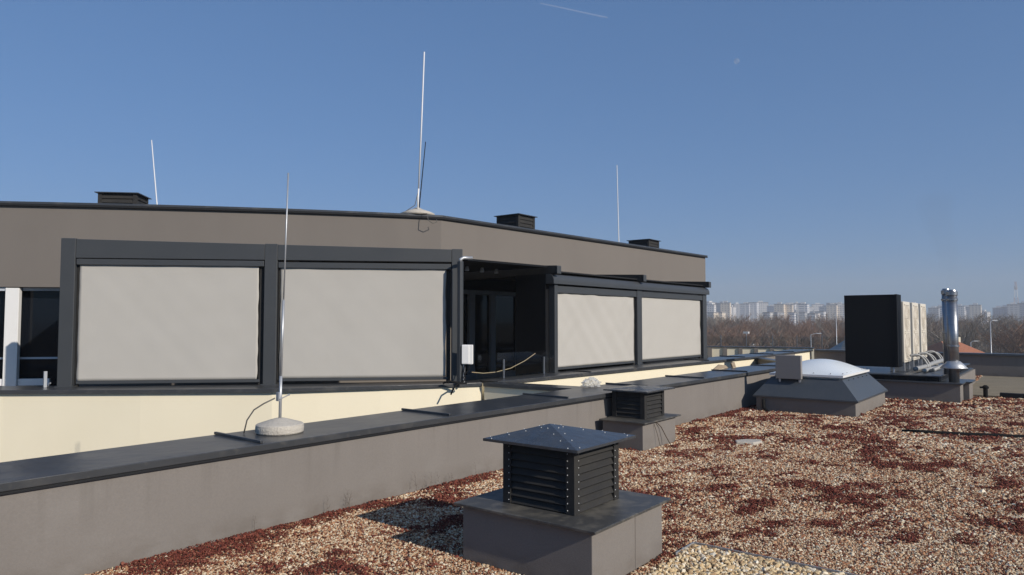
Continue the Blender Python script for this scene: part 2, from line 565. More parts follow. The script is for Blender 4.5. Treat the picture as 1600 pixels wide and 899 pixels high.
# wing A terrace wall (cream, diagonal)
fa = [(-1.5, 19.6), (4.07, 13.75), (5.5, 12.05), (6.94, 10.48), (8.4, 9.45), (9.75, 8.62), (10.0, 8.48)]
ba = [(-1.0, 20.1), (4.72, 14.25), (6.1, 12.6), (7.55, 11.25), (9.0, 9.95), (10.15, 9.0), (10.4, 8.9)]
terrace_wall('terrace_wall', 'long cream terrace wall with dark coping below the two large left screens', fa, ba, M['cream'])
terrace_wall('terrace_wall', 'cream terrace wall with dark coping below the two right screens',
             [(10.40, 8.42), (23.2, 7.90), (29.95, 8.02)], [(10.42, 9.02), (23.2, 8.85), (29.95, 8.80)], M['cream'],
             seams=[((13.5, 8.30), (13.55, 8.95)), ((19.6, 8.1), (19.7, 8.9)), ((22.2, 8.0), (22.3, 8.85)), ((24.8, 7.95), (24.9, 8.8)), ((27.3, 7.99), (27.4, 8.8))])
terrace_wall('courtyard_cross_wall', 'short cream cross wall with dark coping joining parapet and terrace corner',
             [(9.98, 8.44), (10.08, pv(10) + .875)], [(10.36, 8.40), (10.50, pv(10) + .875)], M['cream'], ztop=.783)

# grey render over the far stretch of the courtyard wall
r = thing('grey_wall_facing', (26, 7.93, 0), 'pale grey rendered wall stretch beyond the skylight dome', 'wall')
q = MB(); q.prism([(23.75, 7.895), (27.2, 7.93), (27.2, 7.99), (23.75, 7.99)], -.3, .715); q.build('wall', M['stucco'], r)

# terrace floors
q = MB()
q.prism([(-1.1, 20.0), (4.75, 14.3), (7.55, 11.3), (10.15, 9.05), (10.45, 9.0), (30.9, 8.85), (30.9, 20), (30.9, 29), (5, 29), (-1, 29)], -2.35, .25)
tag(q.build('terrace_floor', M['paving']), kind='structure')

# ------------------------------------------------------------------ penthouse
WA = [(-3.4, 25.1), (5.02, 17.37), (8.76, 13.93), (12.08, 11.51), (25.52, 10.64)]
def bow(a, m, b, n=14):      # gentle bow through three points
    out = []
    for i in range(n + 1):
        t_ = i / n
        k0, k1, k2 = 2 * (t_ - .5) * (t_ - 1), -4 * t_ * (t_ - 1), 2 * t_ * (t_ - .5)
        out.append((a[0] * k0 + m[0] * k1 + b[0] * k2, a[1] * k0 + m[1] * k1 + b[1] * k2))
    return out
PH = thing('penthouse', (12, 12, .25), 'taupe rendered penthouse storey with flat dark edged roof behind the pergolas', 'building')
ZT = 4.32
def offs(a, b, d):
    dx, dy = b[0] - a[0], b[1] - a[1]
    L = math.hypot(dx, dy)
    return (-dy / L * d, dx / L * d)
q = MB()
# upper wall band (front, right return, closed box)
top_poly = [WA[0]] + bow(WA[1], WA[2], WA[3]) + [WA[4], (26.3, 22.0), (-3.0, 32.0)]
q.prism(top_poly, 3.18, ZT)
q.build('upper_wall', M['stucco_house'], PH)
# left wing lower wall right of the window
def lerp(a, b, t):
    return (a[0] + (b[0] - a[0]) * t, a[1] + (b[1] - a[1]) * t)
LA = math.hypot(8.76 - 5.02, 13.93 - 17.37)
w1 = lerp(WA[1], WA[2], 1.42 / LA)
q = MB()
ox, oy = offs(WA[1], WA[2], .35)
q.prism([w1, WA[2], WA[3], (12.45, 11.49), (12.3, 13.9), (9.1, 14.4), (w1[0] + ox, w1[1] + oy)], .25, 3.18)
q.build('left_wall', M['stucco_house'], PH)
q = MB()
w0 = lerp(WA[0], WA[1], .7)
bw_ = [p for p in bow(WA[1], WA[2], WA[3]) if p[0] < w1[0] + .35]
q.prism([w0] + bw_ + [(bw_[-1][0] + .5, bw_[-1][1] + .5), (5.6, 18.0), (w0[0] + .5, w0[1] + .5)], 2.62, 3.1799)
q.prism([WA[0], w0, (w0[0] + .5, w0[1] + .5), (WA[0][0] + .5, WA[0][1] + .5)], .25, 3.1799)
q.build('lintel', M['stucco_house'], PH)
# recess back wall, side wall and soffit of the right wing
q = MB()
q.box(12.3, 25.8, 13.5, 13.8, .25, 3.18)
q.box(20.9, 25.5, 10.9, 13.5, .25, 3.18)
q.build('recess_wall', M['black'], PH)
# roof sheet and its coping
q = MB()
q.prism(top_poly, ZT, ZT + .02)
q.build('roof', M['coping'], PH)
q = MB()
fr = [(-3.45, 25.05)] + bow((4.98, 17.32), (8.72, 13.88), (12.07, 11.45)) + [(25.58, 10.57)]
bk = [(-3.1, 25.4)] + bow((5.25, 17.6), (8.95, 14.15), (12.2, 11.75)) + [(25.3, 10.9)]
q.prism(fr + bk[::-1], ZT + .021, ZT + .075)
q.prism([(25.3, 10.9), (25.58, 10.57), (26.4, 22), (26.0, 22)], ZT + .0205, ZT + .0745)
q.build('coping', M['coping'], PH, bevel=.01)
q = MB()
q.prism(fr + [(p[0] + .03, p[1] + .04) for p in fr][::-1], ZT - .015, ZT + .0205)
q.build('drip_strip', M['dark'], PH)

# white framed window at far left
win = None
def along(s_, n_=0.0):
    dx, dy = (WA[2][0] - WA[1][0]) / LA, (WA[2][1] - WA[1][1]) / LA
    return (WA[1][0] + dx * s_ - dy * n_, WA[1][1] + dy * s_ + dx * n_)
def wall_box(s0, s1, n0, n1, z0, z1, mb=None, mi=0):
    mb = mb or MB()
    mb.prism([along(s0, n0), along(s1, n0), along(s1, n1), along(s0, n1)], z0, z1, mi)
    return mb
q = wall_box(-2.6, 1.42, .30, .33, .25, 2.62)
wn = q.build('window', M['glass_dark'], PH)
q = wall_box(.16, .42, .0, .12, .25, 2.60)
q.build('mullion', M['white'], wn, bevel=.008)
q = MB()
wall_box(-2.6, .155, .05, .12, .58, .72, q)
wall_box(.425, 1.02, .05, .12, .58, .72, q)
q.build('lower_rail', M['white'], wn, bevel=.006)
q = MB()
wall_box(-2.6, .155, .05, .12, 2.54, 2.615, q)
wall_box(.425, 1.42, .14, .2, 2.55, 2.615, q)
q.build('upper_rail', M['frame_grey'], wn)
q = wall_box(-2.6, 1.42, .2, .23, 1.12, 1.16)
q.build('reflection_bar', M['frame_grey'], wn)  # thin pale bar standing in for a rail's reflection in the glass

# sliding door in the recess
dr = MB()
dr.box(14.0, 17.6, 13.36, 13.38, .3, 2.75)
door = dr.build('glass_door', M['glass_dark'], PH)
q = MB()
for a, b in ((13.95, 14.07), (15.1, 15.35), (16.05, 16.28), (17.32, 17.55)):
    q.box(a, b, 13.28, 13.36, .27, 2.68)
q.box(13.95, 17.55, 13.285, 13.355, 2.68, 2.80)
q.box(13.95, 17.55, 13.285, 13.355, .265, .42)
q.build('door_frame', M['frame_grey'], door, bevel=.006)

# ------------------------------------------------------------------ pergolas
def fabric_mesh(x0, x1, z0, z1, y, wav=.012, seed=1, side=.03):
    mb = MB()
    nx, nz = 56, 40
    for j in range(nz + 1):
        for i in range(nx + 1):
            a, b = i / nx, j / nz
            x = x0 + (x1 - x0) * a
            z = z0 + (z1 - z0) * b
            e = min(a, 1 - a)
            ed = math.exp(-e * 9)
            nv = mn.noise(Vector((x * 1.1 + seed * 7, z * .7, seed))) 
            n2 = mn.noise(Vector((x * .9 + z * 1.3 + seed * 3, (z - x) * 3.2, seed * 2.0)))
            n3 = mn.noise(Vector(((x + z * .95) * 2.6 + seed, seed * 5.0, .2)))
            dy = wav * nv + wav * .55 * n2 * (.4 + ed) + wav * 1.1 * n3 * (1 if seed == 3 else .25)
            if i == nx:
                x -= side * (.5 + mn.noise(Vector((z * 3.1, seed, 0))))
            if i == 0:
                x += side * .4 * (.5 + mn.noise(Vector((z * 3.7, seed, 4))))
            mb.v.append((x, y + dy, z))
    for j in range(nz):
        for i in range(nx):
            k = j * (nx + 1) + i
            mb.f.append((k, k + 1, k + nx + 2, k + nx + 1))
            mb.mi.append(0)
    return mb

def screen_bay(r, x0, x1, ztop, zbot, zcas, yf, seed, wav=.012):
    """cassette, side guides, cloth and bottom bar between two posts; front plane y=yf"""
    q = MB(); q.box(x0, x1, yf + .015, yf + .15, ztop, zcas); q.build('screen_cassette', M['paint'], r, bevel=.006)
    for a, b in ((x0, x0 + .045), (x1 - .075, x1)):
        q = MB(); q.box(a, b, yf + .085, yf + .14, zbot - .05, ztop - .002); q.build('guide_rail', M['louvre'], r)
    f = fabric_mesh(x0 + .03, x1 - .075, zbot + .055, ztop + .02, yf + .06, wav, seed).build('screen_fabric', M['fabric'], r, smooth=True)
    so_ = f.modifiers.new('thickness', 'SOLIDIFY'); so_.thickness = .002
    q = MB(); q.box(x0 + .03, x1 - .05, yf + .05, yf + .10, zbot, zbot + .05); q.build('bottom_bar', M['paint'], r, bevel=.006)

def local(r, mb, name, m, **k):
    return mb.build(name, m, r, **k)

# wing A pergola: straight front at 45 degrees
A0 = (4.83, 13.58); A1 = (9.80, 8.72)
def pergola_left():
    r = thing('pergola', (0, 0, 0), 'large anthracite pergola with two closed cream screens on the left terrace', 'pergola', 'screened terrace pergolas')
    L = math.hypot(A1[0] - A0[0], A1[1] - A0[1])
    zt0, zt1 = 3.33, 3.235
    for a, b in ((0, .235), (3.375, 3.595), (6.70, 6.90)):
        q = MB(); q.box(a, b, 0, .15, .786, 3.34 - (a + .1) * .0145); q.build('post', M['paint'], r, bevel=.008)
        q = MB(); q.box(a - .03, b + .03, -.03, .18, .7855, .80); q.build('foot_plate', M['paint'], r)
    for a, b in ((.238, 3.372), (3.598, 6.697)):
        q = MB()
        za, zb = 3.33 - a * .0145, 3.33 - b * .0145
        q.add([(a, .01, 3.0), (b, .01, 3.0), (b, .15, 3.0), (a, .15, 3.0), (a, .01, za), (b, .01, zb), (b, .15, zb), (a, .15, za)],
              [(3, 2, 1, 0), (4, 5, 6, 7), (0, 1, 5, 4), (1, 2, 6, 5), (2, 3, 7, 6), (3, 0, 4, 7)])
        q.build('header_beam', M['paint'], r, bevel=.006)
    screen_bay(r, .25, 3.36, 2.885, .83, 2.985, 0, 1)
    screen_bay(r, 3.61, 6.685, 2.865, .84, 2.965, 0, 2)
    # roof blades running back to the house
    for a in (.02, 3.4, 6.72):
        q = MB(); q.box(a, a + .15, .16, 3.0, 3.02, 3.2); q.build('roof_beam', M['paint'], r)
    q = MB(); q.box(.05, 6.85, .16, 3.0, 3.205, 3.225); q.build('roof_fabric', M['dark'], r)
    r.location = (A0[0], A0[1], 0)
    r.rotation_euler = (0, 0, math.atan2(A1[1] - A0[1], A1[0] - A0[0]))
    return r
pergola_left()

def pergola_right():
    r = thing('pergola', (0, 0, 0), 'anthracite retractable roof pergola with two smaller cream screens on the right terrace', 'pergola', 'screened terrace pergolas')
    rz = math.atan2(8.73 - 8.85, 20.98 - 12.92)
    for k, (a, b) in enumerate(((-.02, .10), (3.70, 3.95), (7.82, 8.08))):
        q = MB(); q.box(a, b, 0, .16, .786, 2.73); q.build('post', M['paint'], r, bevel=.008)
        q = MB(); q.box(a - .03, b + .03, -.02, .18, .7855, .80); q.build('foot_plate', M['paint'], r)
    # rounded gutter rail
    q = MB()
    prof = []
    for i in range(9):
        t_ = math.pi / 2 * i / 8
        prof.append((.12 - .14 * math.sin(t_) - .04, 2.80 + .15 * math.cos(t_)))
    prof = [(.16, 2.95)] + prof + [(-.06, 2.735), (.16, 2.735)]
    n_ = len(prof)
    vs_ = [(-.14, y, z) for y, z in prof] + [(8.16, y, z) for y, z in prof]
    q.add(vs_, [tuple(range(n_)), tuple(range(n_, 2 * n_))[::-1]] + [(i, n_ + i, n_ + (i + 1) % n_, (i + 1) % n_) for i in range(n_)])
    q.build('gutter_rail', M['paint'], r)
    screen_bay(r, .105, 3.695, 2.545, .835, 2.70, 0, 3, .02)
    screen_bay(r, 3.955, 7.815, 2.555, .84, 2.70, 0, 4)
    # three sloping roof beams with pale rounded end caps
    for x in (-.05, 3.86, 8.02):
        q = MB()
        x0, x1 = x - .07, x + .07
        q.add([(x0, -.12, 2.95), (x1, -.12, 2.95), (x1, 3.1, 2.90), (x0, 3.1, 2.90), (x0, -.12, 3.13), (x1, -.12, 3.13), (x1, 3.1, 3.27), (x0, 3.1, 3.27)],
              [(3, 2, 1, 0), (4, 5, 6, 7), (0, 1, 5, 4), (1, 2, 6, 5), (2, 3, 7, 6), (3, 0, 4, 7)])
        bm_ = q.build('roof_beam', M['louvre'], r, bevel=.01)
        q = MB(); q.box(x0 - .005, x1 + .005, -.15, -.121, 2.945, 3.125); q.build('end_cap', M['paint'], bm_, bevel=.02)
    q = MB()
    q.add([(-.1, .05, 3.0), (7.95, .05, 3.0), (7.95, 2.7, 3.11), (-.1, 2.7, 3.11), (-.1, .05, 3.03), (7.95, .05, 3.03), (7.95, 2.7, 3.14), (-.1, 2.7, 3.14)],
          [(3, 2, 1, 0), (4, 5, 6, 7), (0, 1, 5, 4), (1, 2, 6, 5), (2, 3, 7, 6), (3, 0, 4, 7)])
    q.build('roof_fabric', M['dark'], r)
    # side channel of the open bay, deepened and coloured black as shade
    q = MB(); q.box(-.14, -.022, .165, 1.0, .26, 2.95); q.build('shade_channel', M['black'], r)
    r.location = (12.92, 8.85, 0)
    r.rotation_euler = (0, 0, rz)
pergola_right()

# roof over the open bay between the pergolas
r = thing('canopy_roof', (11.5, 10.2, 3.0), 'black underside canopy over the open terrace bay between the two pergolas', 'canopy')
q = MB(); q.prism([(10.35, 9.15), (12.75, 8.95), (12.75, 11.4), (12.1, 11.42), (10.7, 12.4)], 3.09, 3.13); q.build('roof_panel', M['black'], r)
for i, (x, y) in enumerate(((11.4, 10.1), (11.9, 10.1), (12.4, 10.1))):
    q = MB(); q.lathe([(.045, 0), (.05, .03), (.03, .10)], (x, y, 2.99), 12); q.build('spotlight', M['frame_grey'], r)

# downpipe and steel post beside the open bay
ang = R(42.07)
px_, py_ = 12.88 * math.cos(ang), 12.88 * math.sin(ang)
r = thing('downpipe', (px_, py_, .785), 'grey downpipe with top elbow standing against the right end post of the left pergola', 'pipe')
q = MB(); q.box(px_ - .045, px_ + .045, py_ - .045, py_ + .045, .79, 3.0); q.build('pipe', M['paint'], r, bevel=.02)
q = MB(); q.tube([(px_, py_, 2.99), (px_, py_, 3.03), (px_ + .05, py_ - .03, 3.06), (px_ + .22, py_ - .09, 3.065)], .03, 10); q.build('elbow', M['galv'], r, smooth=True)

def jb():
    r = thing('junction_box', (0, 0, 0), 'white plastic junction box mounted beside the downpipe at the open bay', 'electrical box')
    q = MB(); q.box(-.10, .10, 0, .09, .35, .70); q.build('case', M['white'], r, bevel=.012)
    q = MB(); q.box(-.095, .035, -.018, -.001, .36, .69); q.build('cover', M['white'], r, bevel=.006)
    q = MB(); q.box(-.075, -.045, .03, .06, 0, .349); q.build('support', M['galv'], r)
    for pts, rr in (([(-.05, .04, .35), (-.06, .0, .22), (-.03, -.02, .10), (-.09, -.03, .01)], .011),
                    ([(.04, .04, .35), (.05, .0, .28), (-.02, -.03, .20), (-.06, -.03, .12), (.0, -.04, .01)], .008),
                    ([(-.06, -.05, .02), (-.22, -.08, .04), (-.32, -.10, .06), (-.42, -.08, .015)], .018),
                    ([(.0, -.06, .02), (-.12, -.10, .02), (-.20, -.16, -.03), (-.26, -.20, -.17)], .016)):
        q = MB(); q.tube(pts, rr, 7); q.build('cable', M['rubber'], r, smooth=True)
    a_ = R(41.5)
    r.location = (12.80 * math.cos(a_), 12.80 * math.sin(a_), .787)
    r.rotation_euler = (0, 0, a_ - R(90) - .15)
jb()

# glass balustrade in the opening
def balustrade(name, label, pts, post_at, z0, zg, zp, group=None):
    r = thing(name, (*pts[0], z0), label, 'railing', group)
    for a, b in zip(pts[:-1], pts[1:]):
        ox, oy = offs(a, b, .006)
        q = MB(); q.prism([(a[0] - ox, a[1] - oy), (b[0] - ox, b[1] - oy), (b[0] + ox, b[1] + oy), (a[0] + ox, a[1] + oy)], z0 + .04, zg)
        q.build('glass_pane', M['glass'], r)
    for (x, y) in post_at:
        q = MB(); q.box(x - .02, x + .02, y - .040, y - .012, z0 + .001, zp); q.build('post', M['steel'], r, bevel=.004)
    return r
balustrade('glass_balustrade', 'clear glass balustrade panel with steel clamps across the open terrace bay', [(10.22, 8.78), (12.75, 8.78)], [(10.98, 8.78), (12.35, 8.78)], .786, 1.29, 1.16)
q = MB(); q.tube([(10.25, 8.95, .94), (10.6, 8.96, .90), (11.0, 8.97, .90), (11.5, 8.99, .95), (12.0, 9.0, 1.08), (12.4, 9.02, 1.22)], .009, 6)
tag(q.build('rope', M['rope'], smooth=True), 'tan rope strung across the open bay behind the glass balustrade', 'rope')
r = thing('balustrade_clamp', (4.69, 13.68, .785), 'short steel glass clamp post beside the leftmost pergola post', 'post')
q = MB(); q.box(4.665, 4.715, 13.66, 13.70, .786, 1.06); q.build('post', M['galv'], r, bevel=.004)
q = MB(); q.tube([(4.72, 13.64, .79), (4.735, 13.62, .86), (4.75, 13.60, .86)], .010, 6); q.build('bracket', M['galv'], r, smooth=True)

# ------------------------------------------------------------------ louvred vents
def vent(r, x0, x1, y0, y1, zb, zt, cap_over, cap_h, nsl, rivets=True, capx=None, post=.075, apex=None):
    """louvred cowl: four corner posts, slatted panels, pyramid cap"""
    for (cx, cy, sx, sy) in ((x0, y0, 1, 1), (x1, y0, -1, 1), (x0, y1, 1, -1), (x1, y1, -1, -1)):
        q = MB()
        q.box(min(cx, cx + sx * post), max(cx, cx + sx * post), min(cy, cy + sy * post), max(cy, cy + sy * post), zb, zt)
        if rivets:
            for k in range(9):
                z = zb + .03 + (zt - zb - .06) * k / 8
                q.dot((cx + sx * post * .8, cy - sy * .001, z), .0055, 1)
                q.dot((cx - sx * .001, cy + sy * post * .8, z), .0055, 1)
        q.build('corner_post', [M['louvre'], M['rivet']], r)
    p = (zt - zb - .02) / nsl
    t_ = .004
    for side in range(4):
        q = MB()
        for k in range(nsl):
            z1 = zb + .01 + p * (k + 1)
            z0 = z1 - p * 1.12
            prof = [(.055, z1), (.035, z1 - .004), (.012, z0 + p * .35), (.004, z0 + p * .1), (.012, z0), (.016, z0 + .004), (.008 + t_, z0 + p * .12), (.016 + t_, z0 + p * .36), (.04, z1 - .012), (.055, z1 - .008)]
            m_ = len(prof)
            if side == 0: vs_ = [(x0 + post, y0 + a, z) for a, z in prof] + [(x1 - post, y0 + a, z) for a, z in prof]
            if side == 1: vs_ = [(x0 + post, y1 - a, z) for a, z in prof] + [(x1 - post, y1 - a, z) for a, z in prof]
            if side == 2: vs_ = [(x0 + a, y0 + post, z) for a, z in prof] + [(x0 + a, y1 - post, z) for a, z in prof]
            if side == 3: vs_ = [(x1 - a, y0 + post, z) for a, z in prof] + [(x1 - a, y1 - post, z) for a, z in prof]
            q.add(vs_, [tuple(range(m_)), tuple(range(m_, 2 * m_))[::-1]] + [(i, m_ + i, m_ + (i + 1) % m_, (i + 1) % m_) for i in range(m_)])
        q.build('louvre_panel', M['louvre'], r)
    q = MB(); q.box(x0 + .07, x1 - .07, y0 + .07, y1 - .07, zb, zt - .002); q.build('inner_shaft', M['dark'], r)
    c = capx or (x0 - cap_over, x1 + cap_over, y0 - cap_over, y1 + cap_over)
    cx, cy = apex or ((c[0] + c[1]) / 2, (c[2] + c[3]) / 2)
    q = MB()
    e = .022
    q.box(c[0], c[1], c[2], c[3], zt + .001, zt + e)
    q.add([(c[0], c[2], zt + e), (c[1], c[2], zt + e), (c[1], c[3], zt + e), (c[0], c[3], zt + e), (cx, cy, zt + e + cap_h)],
          [(0, 1, 4), (1, 2, 4), (2, 3, 4), (3, 0, 4)])
    if rivets:
        for (ax, ay) in ((c[0], c[2]), (c[1], c[2]), (c[0], c[3]), (c[1], c[3])):
            for f_ in (.12, .38, .63, .86):
                for dn in (-1, 1):
                    x = ax + (cx - ax) * f_ + dn * .045 * (1 if (ax < cx) == (ay < cy) else 1) * .7
                    y = ay + (cy - ay) * f_ - dn * .045 * (1 if (ax < cx) == (ay < cy) else -1) * .7
                    fx = (x - cx) / ((c[1] - cx) if x > cx else (c[0] - cx))
                    fy = (y - cy) / ((c[3] - cy) if y > cy else (c[2] - cy))
                    if max(fx, fy) < 1:
                        q.dot((x, y, zt + e + cap_h * (1 - max(fx, fy)) + .001), .0065, 1)
    q.build('pyramid_cap', [M['cap'], M['rivet']], r)

def slab(x0, x1, y0, y1, z, r, m='slabmetal', t_=.022, seed=0):
    q = MB()
    nx = 8
    q.box(x0, x1, y0, y1, z, z + t_)
    return q.build('flashing_slab', M[m], r, bevel=.004)

r = thing('roof_vent', (4.85, 3.25, 0), 'largest louvred roof vent with riveted pyramid cap on a grey plinth in the foreground', 'roof vent', 'louvred vents on plinths')
q = MB(); q.box(4.33, 5.42, 2.66, 3.87, 0, .43); pl = q.build('plinth', M['stucco'], r, bevel=.006)
q = MB(); q.box(4.955, 4.965, 2.6575, 2.6598, .0, .428); q.build('joint', M['stucco_house'], pl)
slab(4.27, 5.47, 2.60, 3.92, .431, r)
vent(r, 4.52, 5.19, 2.93, 3.61, .4535, .935, .07, .115, 8, True, (4.44, 5.34, 2.85, 3.755), apex=(4.79, 3.34))

r = thing('roof_vent', (10.0, 5.35, 0), 'louvred roof vent with flat dark cap against the parapet behind the nearest vent', 'roof vent', 'louvred vents on plinths')
q = MB(); q.box(9.47, 10.57, 4.94, 5.62, 0, .40); q.build('plinth', M['stucco'], r, bevel=.006)
slab(9.42, 10.66, 4.88, 5.655, .401, r)
vent(r, 9.76, 10.43, 5.06, 5.62, .4235, .83, .12, .035, 6, False, (9.66, 10.62, 4.96, 5.72))

# vents on the penthouse roof
def roof_vent(x, y, rz, label, wx=.85, wy=.85):
    r = thing('roof_vent', (0, 0, 0), label, 'roof vent', 'vents on the penthouse roof')
    vent(r, -wx / 2, wx / 2, -wy / 2, wy / 2, 0, .80, .06, .02, 7, False, None, .09)
    r.location = (x, y, ZT + .021)
    r.rotation_euler = (0, 0, rz)
def uv(px, depth):      # plan position at a viewing azimuth and forward distance
    a = R(37.9) - math.atan((px - 800) / 1110.0)
    d = depth / math.cos(math.atan((px - 800) / 1110.0))
    return (d * math.cos(a), d * math.sin(a))
x, y = uv(189, 18.2); roof_vent(x, y, math.atan2(-.7, .715), 'leftmost louvred vent on the penthouse roof, wide side turned to the viewer', .92, .8)
x, y = uv(806, 21.9); roof_vent(x, y, 0, 'middle louvred vent on the penthouse roof, right of the tall antenna')
x, y = uv(1007, 28.5); roof_vent(x, y, 0, 'rightmost small louvred vent low behind the penthouse roof edge', .9, .9)

# ------------------------------------------------------------------ lightning rods
r = thing('lightning_rod', (4.24, 6.32, .785), 'slender steel lightning rod in a round pale concrete base on the parapet coping', 'lightning rod')
q = MB(); q.lathe([(.222, 0), (.232, .012), (.236, .05), (.232, .082), (.222, .090), (.10, .128), (.05, .142), (.03, .145)], (4.262, 6.285, .787), 48); q.build('concrete_base', M['concrete'], r)
q = MB()
q.tube([(4.262, 6.285, .92), (4.265, 6.285, 1.35)], .0155, 10)
q.tube([(4.265, 6.285, 1.35), (4.278, 6.278, 2.12)], .0125, 10)
q.tube([(4.278, 6.278, 2.12), (4.305, 6.27, 3.43)], .0078, 8)
q.build('rod', M['galv'], r, smooth=True)
q = MB(); q.box(4.235, 4.275, 6.275, 6.32, 1.10, 1.19); q.tube([(4.245, 6.265, 1.12), (4.32, 6.23, 1.16)], .006, 6); q.dot((4.325, 6.228, 1.162), .013); q.build('clamp', M['galv'], r)
q = MB(); q.tube([(4.22, 6.315, 1.13), (4.13, 6.37, 1.08), (4.06, 6.43, 1.02), (4.01, 6.47, .92), (3.99, 6.49, .79)], .0075, 8); q.build('earth_cable', M['cable'], r, smooth=True)

x, y = uv(652, 16.55)
r = thing('lightning_rod', (x, y, ZT + .08), 'tallest white lightning rod on a low pale cone base at the penthouse corner', 'lightning rod')
q = MB(); q.lathe([(.40, 0), (.41, .05), (.30, .10), (.12, .16), (.05, .20)], (x + .10, y + .12, ZT + .077), 32); q.build('concrete_base', M['concrete'], r, smooth=True)
q = MB(); q.tube([(x, y, ZT + .15), (x, y, ZT + .5), (x + .02, y, ZT + .7)], .02, 8); q.tube([(x + .02, y, ZT + .7), (x + .05, y - .05, ZT + 2.2), (x + .12, y - .06, 8.31)], .016, 8); q.build('rod', M['white'], r, smooth=True)
q = MB(); q.tube([(x, y, ZT + .6), (x - .08, y + .02, ZT + .3), (x - .3, y + .2, ZT + .10), (x - .42, y + .3, ZT + .08)], .009, 6)
q.tube([(x - .04, y - .12, ZT + .09), (x - .10, y - .40, ZT + .06), (x - .12, y - .46, ZT - .1), (x - .02, y - .50, ZT - .16), (x + .10, y - .52, ZT - .12), (x + .08, y - .52, ZT - .06)], .009, 6)
q.build('earth_cable', M['cable'], r, smooth=True)

x, y = uv(649, 21.5); x2, y2 = uv(663.5, 21.5)
r = thing('lightning_rod', (x, y, ZT), 'short dark leaning rod just behind the tallest lightning rod', 'lightning rod')
q = MB(); q.tube([(x, y, ZT), (x2, y2, 7.4)], .019, 8, r1=.012); q.build('rod', M['rubber'], r)
x, y = uv(245, 17.5); x2, y2 = uv(230.5, 17.5)
r = thing('lightning_rod', (x, y, ZT), 'thin pale lightning rod leaning left on the roof beside the leftmost roof vent', 'lightning rod')
q = MB(); q.tube([(x, y, ZT), ((x + x2) / 2 - .01, (y + y2) / 2, 5.45), (x2, y2, 6.42)], .015, 8, r1=.010); q.build('rod', M['white'], r)
x, y = uv(968, 25.5); x2, y2 = uv(965.5, 25.5)
r = thing('lightning_rod', (x, y, ZT), 'thin pale lightning rod on the roof left of the rightmost roof vent', 'lightning rod')
q = MB(); q.tube([(x, y, ZT), (x2, y2, 7.57)], .019, 8, r1=.012); q.build('rod', M['white'], r)

# ------------------------------------------------------------------ skylight
r = thing('skylight', (16.8, 4.3, 0), 'domed opal skylight on a low grey plinth with sloping dark metal flashing', 'skylight')
q = MB(); q.box(15.36, 18.25, 3.33, 5.30, 0, .33); q.build('plinth', M['stucco'], r, bevel=.006)
q = MB(); q.frustum((15.31, 18.30, 3.28, 5.35), (15.60, 18.0, 3.63, 5.05), .331, .72)
for k in range(6):
    u = 15.9 + k * .42
    q.dot((u, 3.30 + .03, .372), .012, 1); q.dot((u + .1, 3.59, .69), .012, 1)
fl = q.build('flashing', [M['flash'], M['rubber']], r)
q = MB(); q.box(15.305, 18.305, 3.275, 5.355, .300, .3305); q.build('drip_strip', M['flash'], fl)
q = MB(); q.box(15.66, 17.94, 3.69, 4.99, .7205, .755); q.build('kerb', M['white'], r)
q = MB()
nx, ny = 36, 28
dx0, dx1, dy0, dy1 = 15.57, 18.03, 3.60, 5.08
for j in range(ny + 1):
    for i in range(nx + 1):
        a, b = i / nx * 2 - 1, j / ny * 2 - 1
        s_ = max(0, 1 - abs(a) ** 2.1) * max(0, 1 - abs(b) ** 2.1)
        s_ = s_ ** .9
        q.v.append((dx0 + (dx1 - dx0) * i / nx, dy0 + (dy1 - dy0) * j / ny, .80 + .27 * s_))
for j in range(ny):
    for i in range(nx):
        k = j * (nx + 1) + i
        q.f.append((k, k + 1, k + nx + 2, k + nx + 1)); q.mi.append(0)
for k in range(7):
    q.dot((dx0 + .2 + k * .34, dy0 + .05, .832), .014, 1)
for k in range(4):
    q.dot((dx0 + .05, dy0 + .25 + k * .33, .832), .014, 1)
dm = q.build('dome', [M['opal'], M['boxgrey']], r, smooth=True)
q = MB()
q.box(dx0, dx1, dy0, dy0 + .012, .757, .802); q.box(dx0, dx1, dy1 - .012, dy1, .757, .802)
q.box(dx0, dx0 + .012, dy0 + .0125, dy1 - .0125, .757, .802); q.box(dx1 - .012, dx1, dy0 + .0125, dy1 - .0125, .757, .802)
q.build('rim', M['white'], dm)

r = thing('equipment_box', (15.42, 4.63, .72), 'flat square grey metal box standing on the left edge of the skylight', 'equipment box')
q = MB(); q.box(15.46, 15.562, 4.39, 4.915, .695, 1.19); q.build('case', M['boxgrey'], r, bevel=.008)
for y_ in (4.44, 4.85):
    q = MB(); q.box(15.53, 15.555, y_ - .02, y_ + .02, .60, .6945); q.build('leg', M['galv'], r)

# small rain outlet beside the skylight plinth
r = thing('drain_pipe', (15.3, 5.15, 0), 'small black drain pipe at the left corner of the skylight plinth', 'pipe')
q = MB(); q.tube([(15.31, 5.13, .26), (15.31, 5.13, .08), (15.25, 5.05, .02), (15.1, 4.95, .01)], .035, 10); q.build('pipe', M['rubber'], r, smooth=True)

